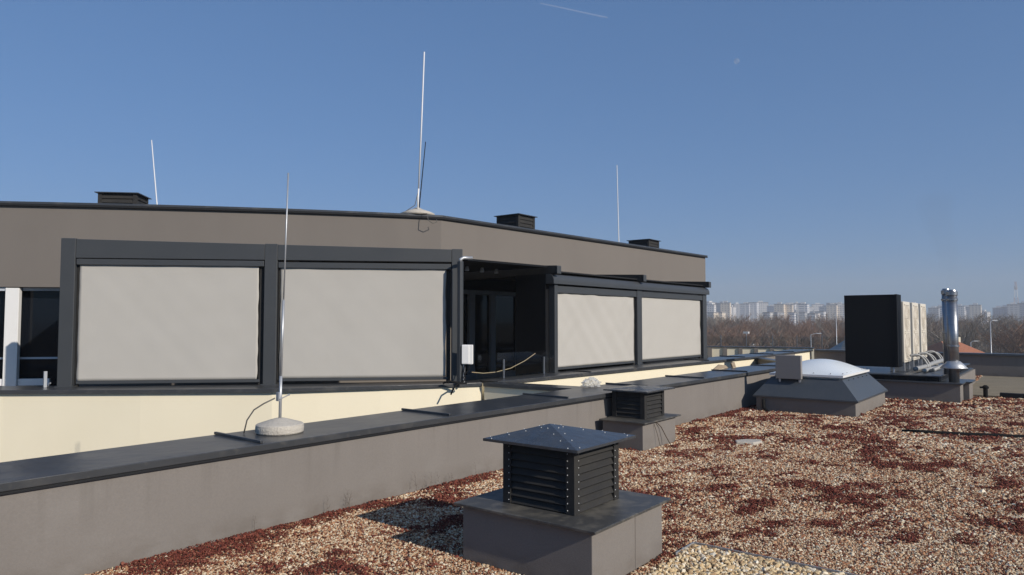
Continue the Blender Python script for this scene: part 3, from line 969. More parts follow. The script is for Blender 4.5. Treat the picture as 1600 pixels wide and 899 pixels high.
# ------------------------------------------------------------------ AC platform, screen, units, flues
r = thing('equipment_platform', (20.5, 3, 0), 'low dark two tier equipment platform under the air conditioners and steel flues', 'platform')
q = MB()
q.box(19.52, 20.1, 1.98, 5.3, 0, .44)
q.box(20.1, 26.2, 2.25, 5.3, 0, .44)
q.build('base', M['stucco'], r, bevel=.005)
q = MB(); q.box(20.16, 20.95, 1.86, 2.24, 0, .44); q.build('side_base', M['stucco'], r, bevel=.005)
q = MB(); q.prism([(19.46, 1.92), (20.1, 1.92), (20.1, 1.80), (21.0, 1.80), (21.0, 2.3), (26.25, 2.3), (26.25, 5.35), (19.46, 5.35)], .4405, .47); q.build('flashing_slab', M['flash'], r)
q = MB(); q.box(19.66, 26.1, 2.42, 5.2, .4705, .585); q.build('upper_tier', M['black'], r)
q = MB(); q.box(19.60, 26.15, 2.37, 5.25, .5855, .61); q.build('upper_slab', M['flash'], r)

r = thing('acoustic_screen', (20.4, 4.0, .61), 'tall matt black acoustic screen in front of the air conditioning units', 'screen')
q = MB(); q.box(20.36, 20.42, 3.40, 4.64, .74, 2.60); q.build('panel', M['black'], r, bevel=.004)
q = MB(); q.box(20.35, 20.95, 3.39, 3.44, .74, 2.605); q.box(20.425, 20.95, 3.45, 4.64, 2.56, 2.60); q.build('side_return', M['black'], r)
for y_ in (3.5, 4.5):
    q = MB(); q.box(20.37, 20.41, y_ - .02, y_ + .02, .611, .739); q.build('leg', M['galv'], r)

def ac_unit():
    r = thing('air_conditioner', (0, 0, 0), 'x', 'air conditioner', 'outdoor air conditioning units')
    W, D, HH = .98, .38, 1.62
    q = MB(); q.box(0, W, 0, D, 0, HH); body = q.build('casing', M['unit_white'], r, bevel=.02)
    for zc in (.42, 1.18):
        q = MB()
        cx = W * .46
        for rr in (.10, .16, .22, .28, .33):
            N = 28
            pts = [(cx + rr * math.cos(2 * math.pi * k / N), -.022, zc + rr * math.sin(2 * math.pi * k / N)) for k in range(N + 1)]
            q.tube(pts, .004, 4)
        for k in range(10):
            a = 2 * math.pi * k / 10
            q.tube([(cx + .05 * math.cos(a), -.024, zc + .05 * math.sin(a)), (cx + .34 * math.cos(a), -.018, zc + .34 * math.sin(a))], .004, 4)
        q.box(cx - .36, cx + .36, -.018, -.004, zc + .345, zc + .365); q.box(cx - .36, cx + .36, -.018, -.004, zc - .365, zc - .345)
        gr = q.build('fan_grille', M['unit_white'], r)
        q = MB()
        N = 32
        q.v = [(cx, -.0035, zc)] + [(cx + .335 * math.cos(2 * math.pi * k / N), -.0035, zc + .335 * math.sin(2 * math.pi * k / N)) for k in range(N)]
        q.v += [(p[0], -.0005, p[2]) for p in q.v]
        q.f = [(0, 1 + (k + 1) % N, 1 + k) for k in range(N)] + [(1 + k, 1 + (k + 1) % N, N + 2 + (k + 1) % N, N + 2 + k) for k in range(N)]
        q.mi = [0] * len(q.f)
        q.build('fan_shade_disc', M['fanshade'], gr)  # flat disc on the casing, its darker colour painted as fan shade
    q = MB(); q.box(W - .09, W - .03, -.006, -.001, .1, 1.5); q.build('service_panel', M['unit_white'], body)
    for xx in (.08, W - .16):
        q = MB(); q.box(xx, xx + .08, .02, D - .02, -.21, -.001); q.build('foot', M['galv'], r)
    return r
ac = ac_unit()
labs = ['nearest twin fan cream air conditioner, directly right of the black screen', 'middle of the three twin fan cream air conditioners', 'rearmost twin fan cream air conditioner, right end of the row']
acs = [ac, copy_tree(ac), copy_tree(ac)]
for k, o in enumerate(acs):
    o.location = (21.1 + k * 1.42, 3.36, .82)
    o['label'] = labs[k]

def flue(x, y, r_, zt, label, skirt, z0=.47):
    r = thing('steel_flue', (x, y, z0), label, 'flue', 'steel flues')
    q = MB(); q.lathe([(r_, 0), (r_, zt - z0 - .14)], (x, y, z0), 28); q.build('pipe', M['steel'], r, smooth=True)
    q = MB(); q.lathe([(r_ + .002, 0), (r_ + .012, .01), (r_ + .012, .09), (r_ * .92, .10), (r_ * .8, .14)], (x, y, zt - .14), 28); q.build('cap', M['steel'], r, smooth=False)
    for z in ((zt - .26, 1.30) if skirt else (zt - .3, 1.6)):
        q = MB(); q.lathe([(r_ + .001, 0), (r_ + .016, .01), (r_ + .016, .045), (r_ + .001, .055)], (x, y, z), 28); q.build('joint_band', M['steel'], r)
    if skirt:
        q = MB(); q.lathe([(r_ + .17, 0), (r_ + .175, .01), (r_ + .03, .16), (r_ + .002, .17)], (x, y, .80), 28); q.build('storm_collar', M['galv'], r, smooth=True)
x, y = uv(1487.5, 16.9)
flue(x, y, .112, 2.66, 'front steel flue with conical collar, on the platform', True)
x, y = uv(1478.5, 17.6)
flue(x, y, .095, 2.72, 'rear steel flue standing directly behind the one with the collar', False, .61)

# insulated refrigerant pipes
r = thing('insulated_pipes', (22, 2.9, .65), 'silver insulated refrigerant pipes curving between the air conditioners and the platform', 'pipes')
def pipe(pts, rr, m='lagging'):
    # smooth with catmull-rom
    P_ = [Vector(p) for p in pts]
    P_ = [P_[0]] + P_ + [P_[-1]]
    out = []
    for i in range(1, len(P_) - 2):
        for k in range(6):
            t_ = k / 6
            out.append(.5 * ((2 * P_[i]) + (-P_[i - 1] + P_[i + 1]) * t_ + (2 * P_[i - 1] - 5 * P_[i] + 4 * P_[i + 1] - P_[i + 2]) * t_ * t_ + (-P_[i - 1] + 3 * P_[i] - 3 * P_[i + 1] + P_[i + 2]) * t_ ** 3))
    out.append(P_[-2])
    q = MB(); q.tube(out, rr, 10)
    q.build('pipe', M[m], r, smooth=True)
for k in range(3):
    u0 = 21.5 + k * 1.35
    pipe([(u0, 3.30, 1.0), (u0 + .1, 3.12, 1.02), (u0 + .25, 3.0, .88), (u0 + .2, 2.9, .68)], .028)
    pipe([(u0 + .25, 3.28, .98), (u0 + .4, 3.08, .98), (u0 + .5, 2.96, .85), (u0 + .5, 2.9, .66)], .024)
pipe([(20.6, 3.05, .70), (21.6, 2.98, .71), (22.6, 2.95, .74), (23.6, 2.9, .76), (24.8, 2.9, .76)], .06)
pipe([(20.5, 2.85, .67), (21.4, 2.82, .67), (22.0, 2.72, .68), (22.6, 2.62, .72), (24.0, 2.6, .74)], .05)
pipe([(20.9, 2.7, .67), (21.2, 2.55, .75), (21.6, 2.5, .72), (22.0, 2.55, .66)], .05)

# concrete kerb, bollard on far right
q = MB(); q.box(21.5, 21.68, -11.9, 1.35, .0, .13)
tag(q.build('edging_kerb', M['dark']), 'low black edging kerb crossing the roof before the olive ballast strip', 'kerb')
r = thing('roof_hydrant', (21.2, 1.62, 0), 'small black capped pipe stub beside the platform', 'pipe stub')
q = MB(); q.lathe([(.05, 0), (.05, .24), (.075, .25), (.075, .29), (.03, .33)], (21.2, 1.62, 0), 14); q.tube([(21.2, 1.62, .27), (21.2, 1.74, .27)], .025, 8); q.build('stub', M['rubber'], r)

# ------------------------------------------------------------------ loose things on the roof
q = MB()
pts = [(13.85, 2.28, .02), (13.9, 2.0, .03), (13.98, 1.6, .028), (14.1, 1.2, .03), (14.25, .8, .028), (14.4, .4, .03), (14.7, -.3, .03), (15.2, -1.4, .03)]
q.tube(pts, .034, 8)
tag(q.build('cable_duct', M['rubber'], smooth=True), 'thin black cable lying across the gravel at the right', 'cable')
q = MB()
q.prism([(10.86, 4.07), (10.95, 3.83), (11.15, 3.76), (11.28, 3.86), (11.2, 4.03), (11.0, 4.14)], .0, .055)
tag(q.build('flat_stone', M['concrete'], bevel=.015), 'pale flat stone lying alone on the gravel beyond the near vent', 'stone')
r = thing('plastic_bag', (10.35, 6.4, .785), 'crumpled clear plastic bag lying on the coping beside the cross wall', 'bag')
bm_ = bmesh.new(); bmesh.ops.create_icosphere(bm_, subdivisions=4, radius=1)
for v in bm_.verts:
    nn = mn.noise(v.co * 2.3) * .55 + mn.noise(v.co * 5.5 + Vector((3, 1, 2))) * .3
    nn = abs(nn) * 1.2
    v.co = Vector((v.co.x * .22, v.co.y * .12, max(v.co.z, -.5) * .10)) * (.75 + nn)
zmin = min(v.co.z for v in bm_.verts)
me = bpy.data.meshes.new('bag_film'); bm_.to_mesh(me); me.materials.append(M['bag'])
o = bpy.data.objects.new('bag_film', me); COL.objects.link(o); o.parent = r; o.location = (.05, .0, -zmin + .001)
r = thing('wooden_board', (16.3, 6.5, .785), 'tan board leaning up behind the parapet coping', 'board')
q = MB(); q.add([(15.75, 6.42, .79), (16.7, 6.42, .79), (16.55, 6.42, .86), (16.15, 6.42, .90), (15.75, 6.45, .79), (16.7, 6.45, .79), (16.55, 6.45, .86), (16.15, 6.45, .90)],
                [(3, 2, 1, 0), (4, 5, 6, 7), (0, 1, 5, 4), (1, 2, 6, 5), (2, 3, 7, 6), (3, 0, 4, 7)]); q.build('plank', M['wood'], r)
r = thing('wooden_board', (16.9, 6.45, .785), 'small square brown board end standing up on the parapet coping', 'board')
q = MB(); q.add([(16.95, 6.40, .79), (17.15, 6.40, .79), (17.05, 6.40, .92), (16.85, 6.40, .90), (16.95, 6.43, .79), (17.15, 6.43, .79), (17.05, 6.43, .92), (16.85, 6.43, .90)],
                [(3, 2, 1, 0), (4, 5, 6, 7), (0, 1, 5, 4), (1, 2, 6, 5), (2, 3, 7, 6), (3, 0, 4, 7)]); q.build('plank', M['wood'], r)
# metal edging of the yellow ballast
q = MB()
q.box(5.44, 5.80, 2.548, 2.556, 0, .03); q.box(5.792, 5.80, -3, 2.547, 0, .03)
tag(q.build('edging_strip', M['galv']), 'thin grey metal edging strip around the yellow ballast in the foreground corner', 'edging')

# ------------------------------------------------------------------ far terrace wing
r = thing('far_terrace_wall', (31, 12, 0), 'cream terrace wall with grey pilasters beyond the right pergola', 'wall')
f0, f1 = (32.25, 8.6), (28.9, 20.5)
fd = Vector((f1[0] - f0[0], f1[1] - f0[1], 0)); fl_ = fd.length; fd.normalize(); fn = Vector((fd.y, -fd.x, 0))
def fbox(s0, s1, n0, n1, z0, z1):
    q = MB()
    c_ = [Vector((f0[0], f0[1], 0)) + fd * a - fn * b for a, b in ((s0, n0), (s1, n0), (s1, n1), (s0, n1))]
    return q.prism([(c.x, c.y) for c in c_], z0, z1)
fbox(0, fl_, 0, -.3, .26, .74).build('wall', M['cream'], r)
fbox(0, fl_, .05, -.35, .741, .79).build('coping', M['coping'], r)
for k in range(9):
    fbox(.3 + k * .66, .46 + k * .66, .07, .003, .26, .739).build('pilaster', M['stucco'], r)
def fpt(s_, n_=-.1):
    c = Vector((f0[0], f0[1], 0)) + fd * s_ - fn * n_
    return (c.x, c.y)
balustrade('glass_balustrade', 'glass balustrade with steel posts on the far cream terrace wall', [fpt(-2.6), fpt(1.0), fpt(4.6), fpt(fl_)],
           [fpt(v_) for v_ in (-1.2, -.3, .7, 1.7, 2.8, 3.9, 5.1)], .79, 1.24, 1.30)
cxy = fpt(2.8)
r = thing('security_camera', (cxy[0], cxy[1], 1.3), 'small pale security camera on a balustrade post of the far wing', 'camera')
q = MB(); q.tube([(cxy[0], cxy[1] - .03, 1.301), (cxy[0], cxy[1] - .03, 1.37)], .02, 8); q.box(cxy[0] - .05, cxy[0] + .05, cxy[1] - .14, cxy[1] + .10, 1.371, 1.46); q.build('case', M['white'], r)

# ------------------------------------------------------------------ surroundings: house, lamps, buildings
def at(px, D):   # plan position at azimuth of a column and forward distance D
    return uv(px, D)
def zpy(py, D):
    return H + (503 - py) / 1110.0 * D
def house(px, D, wpx, top, label, mroof, mwall, hroof=2.2, rz=.3, name='house'):
    x, y = at(px, D)
    Wd = wpx / 1110 * D
    zt = zpy(top, D)
    r = thing(name, (0, 0, 0), label, 'house')
    ze = zt - GZ - hroof
    q = MB(); q.box(-Wd / 2, Wd / 2, -4.5, 4.5, 0, ze); wl = q.build('wall', mwall, r)
    q = MB(); a, b = Wd / 2 + .4, 5.0
    q.add([(-a, -b, ze), (a, -b, ze), (a, b, ze), (-a, b, ze), (-a + 2, 0, ze + hroof), (a - 2, 0, ze + hroof)],
          [(3, 2, 1, 0), (0, 1, 5, 4), (1, 2, 5), (2, 3, 4, 5), (3, 0, 4)])
    rf = q.build('roof', mroof, r)
    q = MB(); q.box(1.5, 2.2, .6, 1.3, ze + hroof * .5, ze + hroof + .6); q.build('chimney', mwall, rf)
    for k in range(4):
        xx = -Wd / 2 + Wd * (k + .6) / 4.4
        q = MB(); q.box(xx - .5, xx + .5, -4.53, -4.505, ze - 2.2, ze - .8); q.build('window', M['glass_dark'], r)
    r.location = (x, y, GZ)
    r.rotation_euler = (0, 0, R(37.9 - 90) + rz)
house(1482, 104, 62, 533.5, 'orange tiled hip roof house behind the steel flues', M['orange'], M['cream'], rz=.1)
house(1322, 112, 40, 532, 'pale roofed house beyond the roof edge left of the black screen', M['flash'], M['white'], rz=-.2)
for k, (px, D, wpx, top) in enumerate(((1138, 330, 26, 538.5), (1190, 360, 40, 537.5), (1240, 330, 22, 539), (1290, 300, 26, 540))):
    x, y = at(px, D)
    r = thing('warehouse', (0, 0, 0), ['low pale warehouse left of the security camera post', 'widest low pale warehouse behind the balustrade', 'low pale warehouse left of the street lamp', 'low pale warehouse right of the street lamp'][k], 'warehouse', 'low warehouses before the wood')
    Wd = wpx / 1110 * D
    hh = zpy(top, D) - GZ
    q = MB(); q.box(-Wd / 2, Wd / 2, -6, 6, 0, hh - .5); q.build('wall', M['boxgrey'], r)
    q = MB(); q.box(-Wd / 2 - .4, Wd / 2 + .4, -6.4, 6.4, hh - .499, hh); q.build('roof', M['white'], r)
    r.location = (x, y, GZ); r.rotation_euler = (0, 0, R(37.9 - 90))

def lamp(px, D, top, label, arm):
    x, y = at(px, D)
    r = thing('street_lamp', (0, 0, 0), label, 'street lamp', 'street lamps beyond the roof')
    hh = zpy(top, D) - GZ
    q = MB(); q.tube([(0, 0, 0), (0, 0, hh)], .09, 8, r1=.06); q.build('pole', M['galv'], r, smooth=True)
    q = MB(); q.tube([(0, 0, hh - .05), (arm * .5, 0, hh + .12), (arm, 0, hh + .22)], .05, 6); ar = q.build('arm', M['galv'], r)
    q = MB(); q.box(arm - .1, arm + .75, -.12, .12, hh + .16, hh + .27); q.build('lamp_head', M['galv'], ar)
    r.location = (x, y, GZ); r.rotation_euler = (0, 0, R(37.9 - 90))
lamp(1266, 120, 523, 'street lamp with arm to the right behind the far balustrade', 1.0)
lamp(1515, 120, 535, 'short street lamp right of the steel flues', .5)
lamp(1546.5, 110, 503, 'tall slim street lamp before the pale trees at the right', .3)
lamp(1306, 130, 478, 'tallest street lamp directly left of the black screen', .3)

# telecom mast
x, y = at(1588, 1500)
r = thing('telecom_mast', (0, 0, 0), 'red and white lattice telecom mast on the skyline at the right edge', 'mast')
hh = zpy(440, 1500) - GZ
for k in range(6):
    q = MB()
    z0, z1 = hh * k / 6, hh * (k + 1) / 6
    w0_, w1_ = 5.5 * (1 - k / 6) + 1.2, 5.5 * (1 - (k + 1) / 6) + 1.2
    for sx, sy in ((-1, -1), (1, -1), (1, 1), (-1, 1)):
        q.tube([(sx * w0_, sy * w0_, z0), (sx * w1_, sy * w1_, z1)], .38, 4)
        q.tube([(sx * w0_, sy * w0_, z0), (-sy * w1_, sx * w1_, z1)], .3, 4)
        q.tube([(sx * w0_, sy * w0_, z0), (-sy * w0_, sx * w0_, z0)], .3, 4)
    q.build('lattice_section', M['orange'] if k % 2 else M['white'], r)
if True:
    q = MB(); q.lathe([(3.0, 0), (3.2, 3.0), (3.0, 6.0)], (0, 0, hh * .84), 10); q.build('antenna_ring', M['boxgrey'], r)
r.location = (x, y, GZ)

# skyline towers
def tower(px, D, wpx, top, fac, rz, label, group, roofbox=True, dep=14):
    x, y = at(px, D)
    Wd = wpx / 1110 * D
    hh = zpy(top, D) - GZ
    r = thing('tower_block', (0, 0, 0), label, 'apartment block', group)
    q = MB(); q.box(-Wd / 2, Wd / 2, -dep / 2, dep / 2, 0, hh); q.build('wall', FAC[fac], r)
    q = MB(); q.box(-Wd / 2 - .3, Wd / 2 + .3, -dep / 2 - .3, dep / 2 + .3, hh + .01, hh + .9); q.build('roof', M['boxgrey'], r)
    if roofbox:
        q = MB(); q.box(-Wd * .2, Wd * .15, -3, 3, hh + .91, hh + 3.4); q.build('roof_structure', M['white'], r)
    r.location = (x, y, GZ); r.rotation_euler = (0, 0, rz)
LB_L = 'pale multi storey apartment block on the hazy skyline between pergola and black screen'
LB_R = 'grey multi storey block on the hazy skyline right of the air conditioners'
base = R(37.9 - 90)
px = 1060
cr = random.Random(5)
while px < 1425:
    wd = cr.choice((11, 14, 18, 22, 30, 9))
    tower(px + wd / 2, cr.uniform(1150, 1400), wd * cr.uniform(.85, 1.1), cr.uniform(473.5, 480.5), cr.choice((0, 0, 1, 2, 3, 4)), cr.choice((0, 0, .12, -.2, base, base - .3)), LB_L, 'apartment blocks on the left skyline', cr.random() < .6)
    px += wd * cr.uniform(.55, 1.0)
for px, wd, top, fac in ((1110, 9, 477, 0), (1134, 6, 474, 1), (1218, 9, 476, 1), (1231, 6, 477, 1), (1255, 14, 476, 4), (1300, 8, 477, 1), (1312, 8, 476, 0)):
    tower(px, 1050, wd, top, fac, 0.05, LB_L, 'apartment blocks on the left skyline')
for px, wd, top, fac in ((1459, 14, 482, 3), (1469, 10, 480, 4), (1499, 12, 479, 0), (1511, 14, 480.5, 3), (1524, 13, 477.5, 1), (1560, 8, 482, 2), (1570, 9, 480.5, 2), (1583, 12, 476.5, 3), (1600, 14, 474.5, 3), (1618, 16, 478, 0), (1640, 18, 476, 3), (1664, 18, 479, 1), (1690, 20, 477, 3), (1500, 30, 486, 3), (1536, 24, 488, 0)):
    tower(px, cr.uniform(1000, 1150), wd, top, fac, cr.choice((0, .1, -.15)), LB_R, 'blocks on the right skyline')
for k in range(9):
    tower(cr.uniform(1080, 1400), 900, cr.uniform(6, 14), cr.uniform(486, 491), cr.choice((0, 1, 3, 4)), base + cr.choice((-.6, .3)), 'low pale building at the foot of the skyline towers, just above the wood', 'low buildings below the towers', False)

# ------------------------------------------------------------------ trees
def tree_parts(seed, h, spread, vertical):
    rr = random.Random(seed)
    tr, cw = MB(), MB()
    def branch(p, d, L, rad, lvl):
        n_ = 4 if lvl < 2 else 2
        pts = [p]
        dd = d.copy()
        for i in range(n_):
            dd = (dd + Vector((rr.uniform(-.16, .16), rr.uniform(-.16, .16), .05 * vertical))).normalized()
            pts.append(pts[-1] + dd * L / n_)
        if lvl <= 1:
            tr.tube(pts, rad, 5 if lvl == 0 else 3, r1=rad * .35)
        elif lvl == 2:
            cw.tube(pts, rad, 3, r1=rad * .4)
        else:
            a, b = pts[0], pts[-1]
            s_ = dd.cross(Vector((rr.uniform(-1, 1), rr.uniform(-1, 1), rr.uniform(-.3, .3)))).normalized() * rad
            s2 = dd.cross(s_).normalized() * rad
            cw.add([a - s_, a + s_, b, a - s2, a + s2], [(0, 1, 2), (3, 4, 2)])
        if lvl < 3:
            k = (13, 10, 11)[lvl]
            for i in range(k):
                t_ = (.28 if lvl == 0 else .15) + (.95 - (.28 if lvl == 0 else .15)) * (i + rr.random() * .8) / k
                q_ = pts[min(int(t_ * n_), n_ - 1)].lerp(pts[min(int(t_ * n_) + 1, n_)], t_ * n_ - int(t_ * n_))
                az = rr.uniform(0, 6.283)
                out = Vector((math.cos(az), math.sin(az), 0))
                nd = (dd * (.55 + .3 * vertical) + out * (spread * rr.uniform(.6, 1.1)) + Vector((0, 0, .35 * vertical))).normalized()
                branch(q_, nd, L * rr.uniform(.38, .58) * (1.15 - .5 * t_ if lvl == 0 else 1), rad * (.42 if lvl < 2 else .5), lvl + 1)
    branch(Vector((0, 0, 0)), Vector((rr.uniform(-.05, .05), rr.uniform(-.05, .05), 1)), h * .93, h * .016, 0)
    return tr, cw
protos = []
for k, (seed, sp, ve, bk_, tw) in enumerate(((1, .75, .9, 'bark', 'twig'), (2, .9, .7, 'bark', 'twig_red'), (3, .6, 1.1, 'bark', 'twig_red'), (4, 1.0, .6, 'barkpale', 'twig_grey'), (5, .85, .8, 'barkpale', 'twig_grey'), (6, .95, .65, 'bark', 'twig'))):
    tr, cw = tree_parts(seed, 16, sp, ve)
    hm_ = max(p[2] for p in cw.v)
    K_ = Matrix.Diagonal((1, 1, 16.0 / hm_, 1))
    tr.xf(K_); cw.xf(K_)
    r = thing('bare_tree', (0, 0, 0), 'x', 'tree', 'x')
    tr.build('trunk', M[bk_], r)
    cw.build('crown', M[tw], r)
    protos.append(r)
tr_r = random.Random(21)
used = [False] * 6
def put_tree(px, D, top, kind, label, group):
    global used
    o = protos[kind] if not used[kind] else copy_tree(protos[kind])
    used[kind] = True
    x, y = at(px, D)
    s_ = (zpy(top, D) - GZ) / 15.9
    o.location = (x, y, GZ)
    o.scale = (s_ * tr_r.uniform(.85, 1.25),) * 2 + (s_,)
    o.rotation_euler = (0, 0, tr_r.uniform(0, 6.28))
    tag(o, label, 'tree', group)
L1 = 'bare brown tree in the leafless wood between the right pergola and the black screen'
L2 = 'bare grey tree in the leafless wood right of the air conditioners'
for row, (D, n_, t0, t1) in enumerate(((165, 15, 495, 508), (205, 22, 488, 498), (260, 26, 486, 493), (320, 26, 486, 491))):
    for k in range(n_):
        px = 1065 + (1440 - 1065) * (k + tr_r.uniform(-.3, .3)) / (n_ - 1)
        put_tree(px, D * tr_r.uniform(.93, 1.07), tr_r.uniform(t0, t1), tr_r.choice((0, 1, 1, 2, 5, 4)), L1, 'trees in the wood left of the black screen')
for row, (D, n_, t0, t1) in enumerate(((135, 12, 497, 518), (170, 15, 484, 497), (220, 16, 484, 491), (300, 16, 484, 489))):
    for k in range(n_):
        px = 1440 + (1740 - 1440) * (k + tr_r.uniform(-.3, .3)) / (n_ - 1)
        put_tree(px, D * tr_r.uniform(.93, 1.07), tr_r.uniform(t0, t1), tr_r.choice((3, 4, 3, 4, 0, 5)), L2, 'trees in the wood right of the air conditioners')
for px, top in ((1590, 476), (1608, 474)):
    put_tree(px, 120, top, 1, 'dark brown bushy tree rising above the skyline at the right edge', 'dark trees at the right edge')

# the far wood that reads as one mass
wd_ = MB()
for k in range(5200):
    D = tr_r.uniform(380, 760)
    px = tr_r.uniform(1000, 1800)
    x, y = at(px, D)
    z1 = GZ + tr_r.uniform(7, 17.5)
    lean = Vector((tr_r.uniform(-2.2, 2.2), tr_r.uniform(-2.2, 2.2), 0))
    w_ = tr_r.uniform(.5, 1.3)
    a = tr_r.uniform(0, 3.14)
    dx, dy = math.cos(a) * w_, math.sin(a) * w_
    wd_.add([(x - dx, y - dy, GZ), (x + dx, y + dy, GZ), (x + lean.x + dx * .8, y + lean.y + dy * .8, GZ + (z1 - GZ) * .7), (x + lean.x, y + lean.y, z1), (x + lean.x - dx, y + lean.y - dy, GZ + (z1 - GZ) * .65)],
            [(0, 1, 2, 3, 4)])
tag(wd_.build('woodland', M['twig']), 'far leafless wood below the skyline reading as one brown mass', 'woodland', kind='stuff')

# ------------------------------------------------------------------ gravel, ballast and sedum as scattered stones
def vnoise(x, y, s, seed=0):
    """smooth value noise on arrays"""
    x = x / s + seed * 17.3
    y = y / s + seed * 5.9
    xi, yi = np.floor(x).astype(np.int64), np.floor(y).astype(np.int64)
    fx, fy = x - xi, y - yi
    fx, fy = fx * fx * (3 - 2 * fx), fy * fy * (3 - 2 * fy)
    def hsh(a, b):
        n_ = (a * 374761393 + b * 668265263 + seed * 1442695) & 0x7fffffff
        n_ = ((n_ ^ (n_ >> 13)) * 1274126177) & 0x7fffffff
        return (n_ ^ (n_ >> 16)) % 10007 / 10007.0
    a, b, c, d = hsh(xi, yi), hsh(xi + 1, yi), hsh(xi, yi + 1), hsh(xi + 1, yi + 1)
    return (a * (1 - fx) + b * fx) * (1 - fy) + (c * (1 - fx) + d * fx) * fy
def fbm(x, y, s, seed=0):
    return .5 * vnoise(x, y, s, seed) + .3 * vnoise(x, y, s * .43, seed + 1) + .2 * vnoise(x, y, s * .19, seed + 2)

FP = [(4.32, 5.43, 2.65, 3.88), (9.46, 10.58, 4.93, 5.8), (15.35, 18.26, 3.32, 5.31), (19.5, 26.2, 1.97, 5.31), (20.15, 21.0, 1.85, 2.25)]
def spread(sp, d0, d1):
    """jittered grid points over the visible gravel between two distances"""
    xs_ = np.arange(1.0, min(d1, 29.6), sp)
    ys_ = np.arange(-6 if d1 < 12 else -9, 8.0, sp)
    X, Y = np.meshgrid(xs_, ys_)
    X = X.ravel() + rng.uniform(-.5, .5, X.size) * sp
    Y = Y.ravel() + rng.uniform(-.5, .5, Y.size) * sp
    d = np.hypot(X, Y)
    az = np.degrees(np.arctan2(Y, X))
    k = (d >= d0) & (d < d1) & (az > -4) & (az < 76)
    lim = np.where(X < 20.4, 5.9 - .02 * X, 7.8)
    k &= Y < lim
    k &= ~((X > 21.4) & (Y < 2.3))
    for (a, b, c, e) in FP:
        k &= ~((X > a) & (X < b) & (Y > c) & (Y < e))
    return X[k], Y[k], d[k]

def scatter(name, X, Y, Z, S, tone, m, label, cat, subdiv=1, flat=(.6, 1.0), leaf=False):
    n_ = len(X)
    me = bpy.data.meshes.new(name)
    me.vertices.add(n_)
    co = np.stack([X, Y, Z], 1).astype(np.float32)
    me.vertices.foreach_set('co', co.ravel())
    rot = rng.uniform(-.5, .5, (n_, 3)).astype(np.float32)
    rot[:, 2] = rng.uniform(0, 6.28, n_)
    if leaf:
        rot[:, :2] *= 1.6
    a = me.attributes.new('srot', 'FLOAT_VECTOR', 'POINT'); a.data.foreach_set('vector', rot.ravel())
    scl = np.stack([S * rng.uniform(.8, 1.25, n_), S * rng.uniform(.65, 1.0, n_), S * rng.uniform(flat[0], flat[1], n_)], 1).astype(np.float32)
    a = me.attributes.new('sscale', 'FLOAT_VECTOR', 'POINT'); a.data.foreach_set('vector', scl.ravel())
    a = me.attributes.new('tone', 'FLOAT', 'POINT'); a.data.foreach_set('value', tone.astype(np.float32))
    o = bpy.data.objects.new(name, me)
    COL.objects.link(o)
    ng = bpy.data.node_groups.new(name + '_scatter', 'GeometryNodeTree')
    ng.interface.new_socket('Geometry', in_out='INPUT', socket_type='NodeSocketGeometry')
    ng.interface.new_socket('Geometry', in_out='OUTPUT', socket_type='NodeSocketGeometry')
    N, L = ng.nodes, ng.links
    gi, go = N.new('NodeGroupInput'), N.new('NodeGroupOutput')
    iop = N.new('GeometryNodeInstanceOnPoints')
    m2p = N.new('GeometryNodeMeshToPoints')
    L.new(gi.outputs[0], m2p.inputs['Mesh'])
    L.new(m2p.outputs[0], iop.inputs['Points'])
    gti = N.new('GeometryNodeGeometryToInstance')
    for k in range(4):
        ic = N.new('GeometryNodeMeshIcoSphere')
        ic.inputs['Radius'].default_value = 1.0
        ic.inputs['Subdivisions'].default_value = subdiv
        spn = N.new('GeometryNodeSetPosition')
        nz = N.new('ShaderNodeTexNoise')
        nz.noise_dimensions = '4D'
        nz.inputs['W'].default_value = 3.7 * k + 1
        nz.inputs['Scale'].default_value = .9
        nz.inputs['Detail'].default_value = 1
        vm = N.new('ShaderNodeVectorMath'); vm.operation = 'SUBTRACT'; vm.inputs[1].default_value = (.5, .5, .5)
        vm2 = N.new('ShaderNodeVectorMath'); vm2.operation = 'SCALE'; vm2.inputs['Scale'].default_value = 1.6
        L.new(nz.outputs['Color'], vm.inputs[0])
        L.new(vm.outputs[0], vm2.inputs[0])
        L.new(ic.outputs[0], spn.inputs['Geometry'])
        L.new(vm2.outputs[0], spn.inputs['Offset'])
        smn = N.new('GeometryNodeSetMaterial'); smn.inputs['Material'].default_value = m
        L.new(spn.outputs[0], smn.inputs[0])
        L.new(smn.outputs[0], gti.inputs[0]) if False else None
        if k == 0:
            jn = N.new('GeometryNodeJoinGeometry')
        g1 = N.new('GeometryNodeGeometryToInstance')
        L.new(smn.outputs[0], g1.inputs[0])
        L.new(g1.outputs[0], jn.inputs[0])
    N.remove(gti)
    L.new(jn.outputs[0], iop.inputs['Instance'])
    iop.inputs['Pick Instance'].default_value = True
    ri = N.new('FunctionNodeRandomValue'); ri.data_type = 'INT'
    ri.inputs[4].default_value = 0; ri.inputs[5].default_value = 3
    L.new(ri.outputs[2], iop.inputs['Instance Index'])
    for nm, sock in (('srot', 'Rotation'), ('sscale', 'Scale')):
        na = N.new('GeometryNodeInputNamedAttribute'); na.data_type = 'FLOAT_VECTOR'; na.inputs[0].default_value = nm
        if sock == 'Rotation':
            er = N.new('FunctionNodeEulerToRotation')
            L.new(na.outputs[0], er.inputs[0]); L.new(er.outputs[0], iop.inputs[sock])
        else:
            L.new(na.outputs[0], iop.inputs[sock])
    L.new(iop.outputs[0], go.inputs[0])
    md = o.modifiers.new('scatter', 'NODES'); md.node_group = ng
    me.materials.append(m)
    return tag(o, label, cat, kind='stuff')

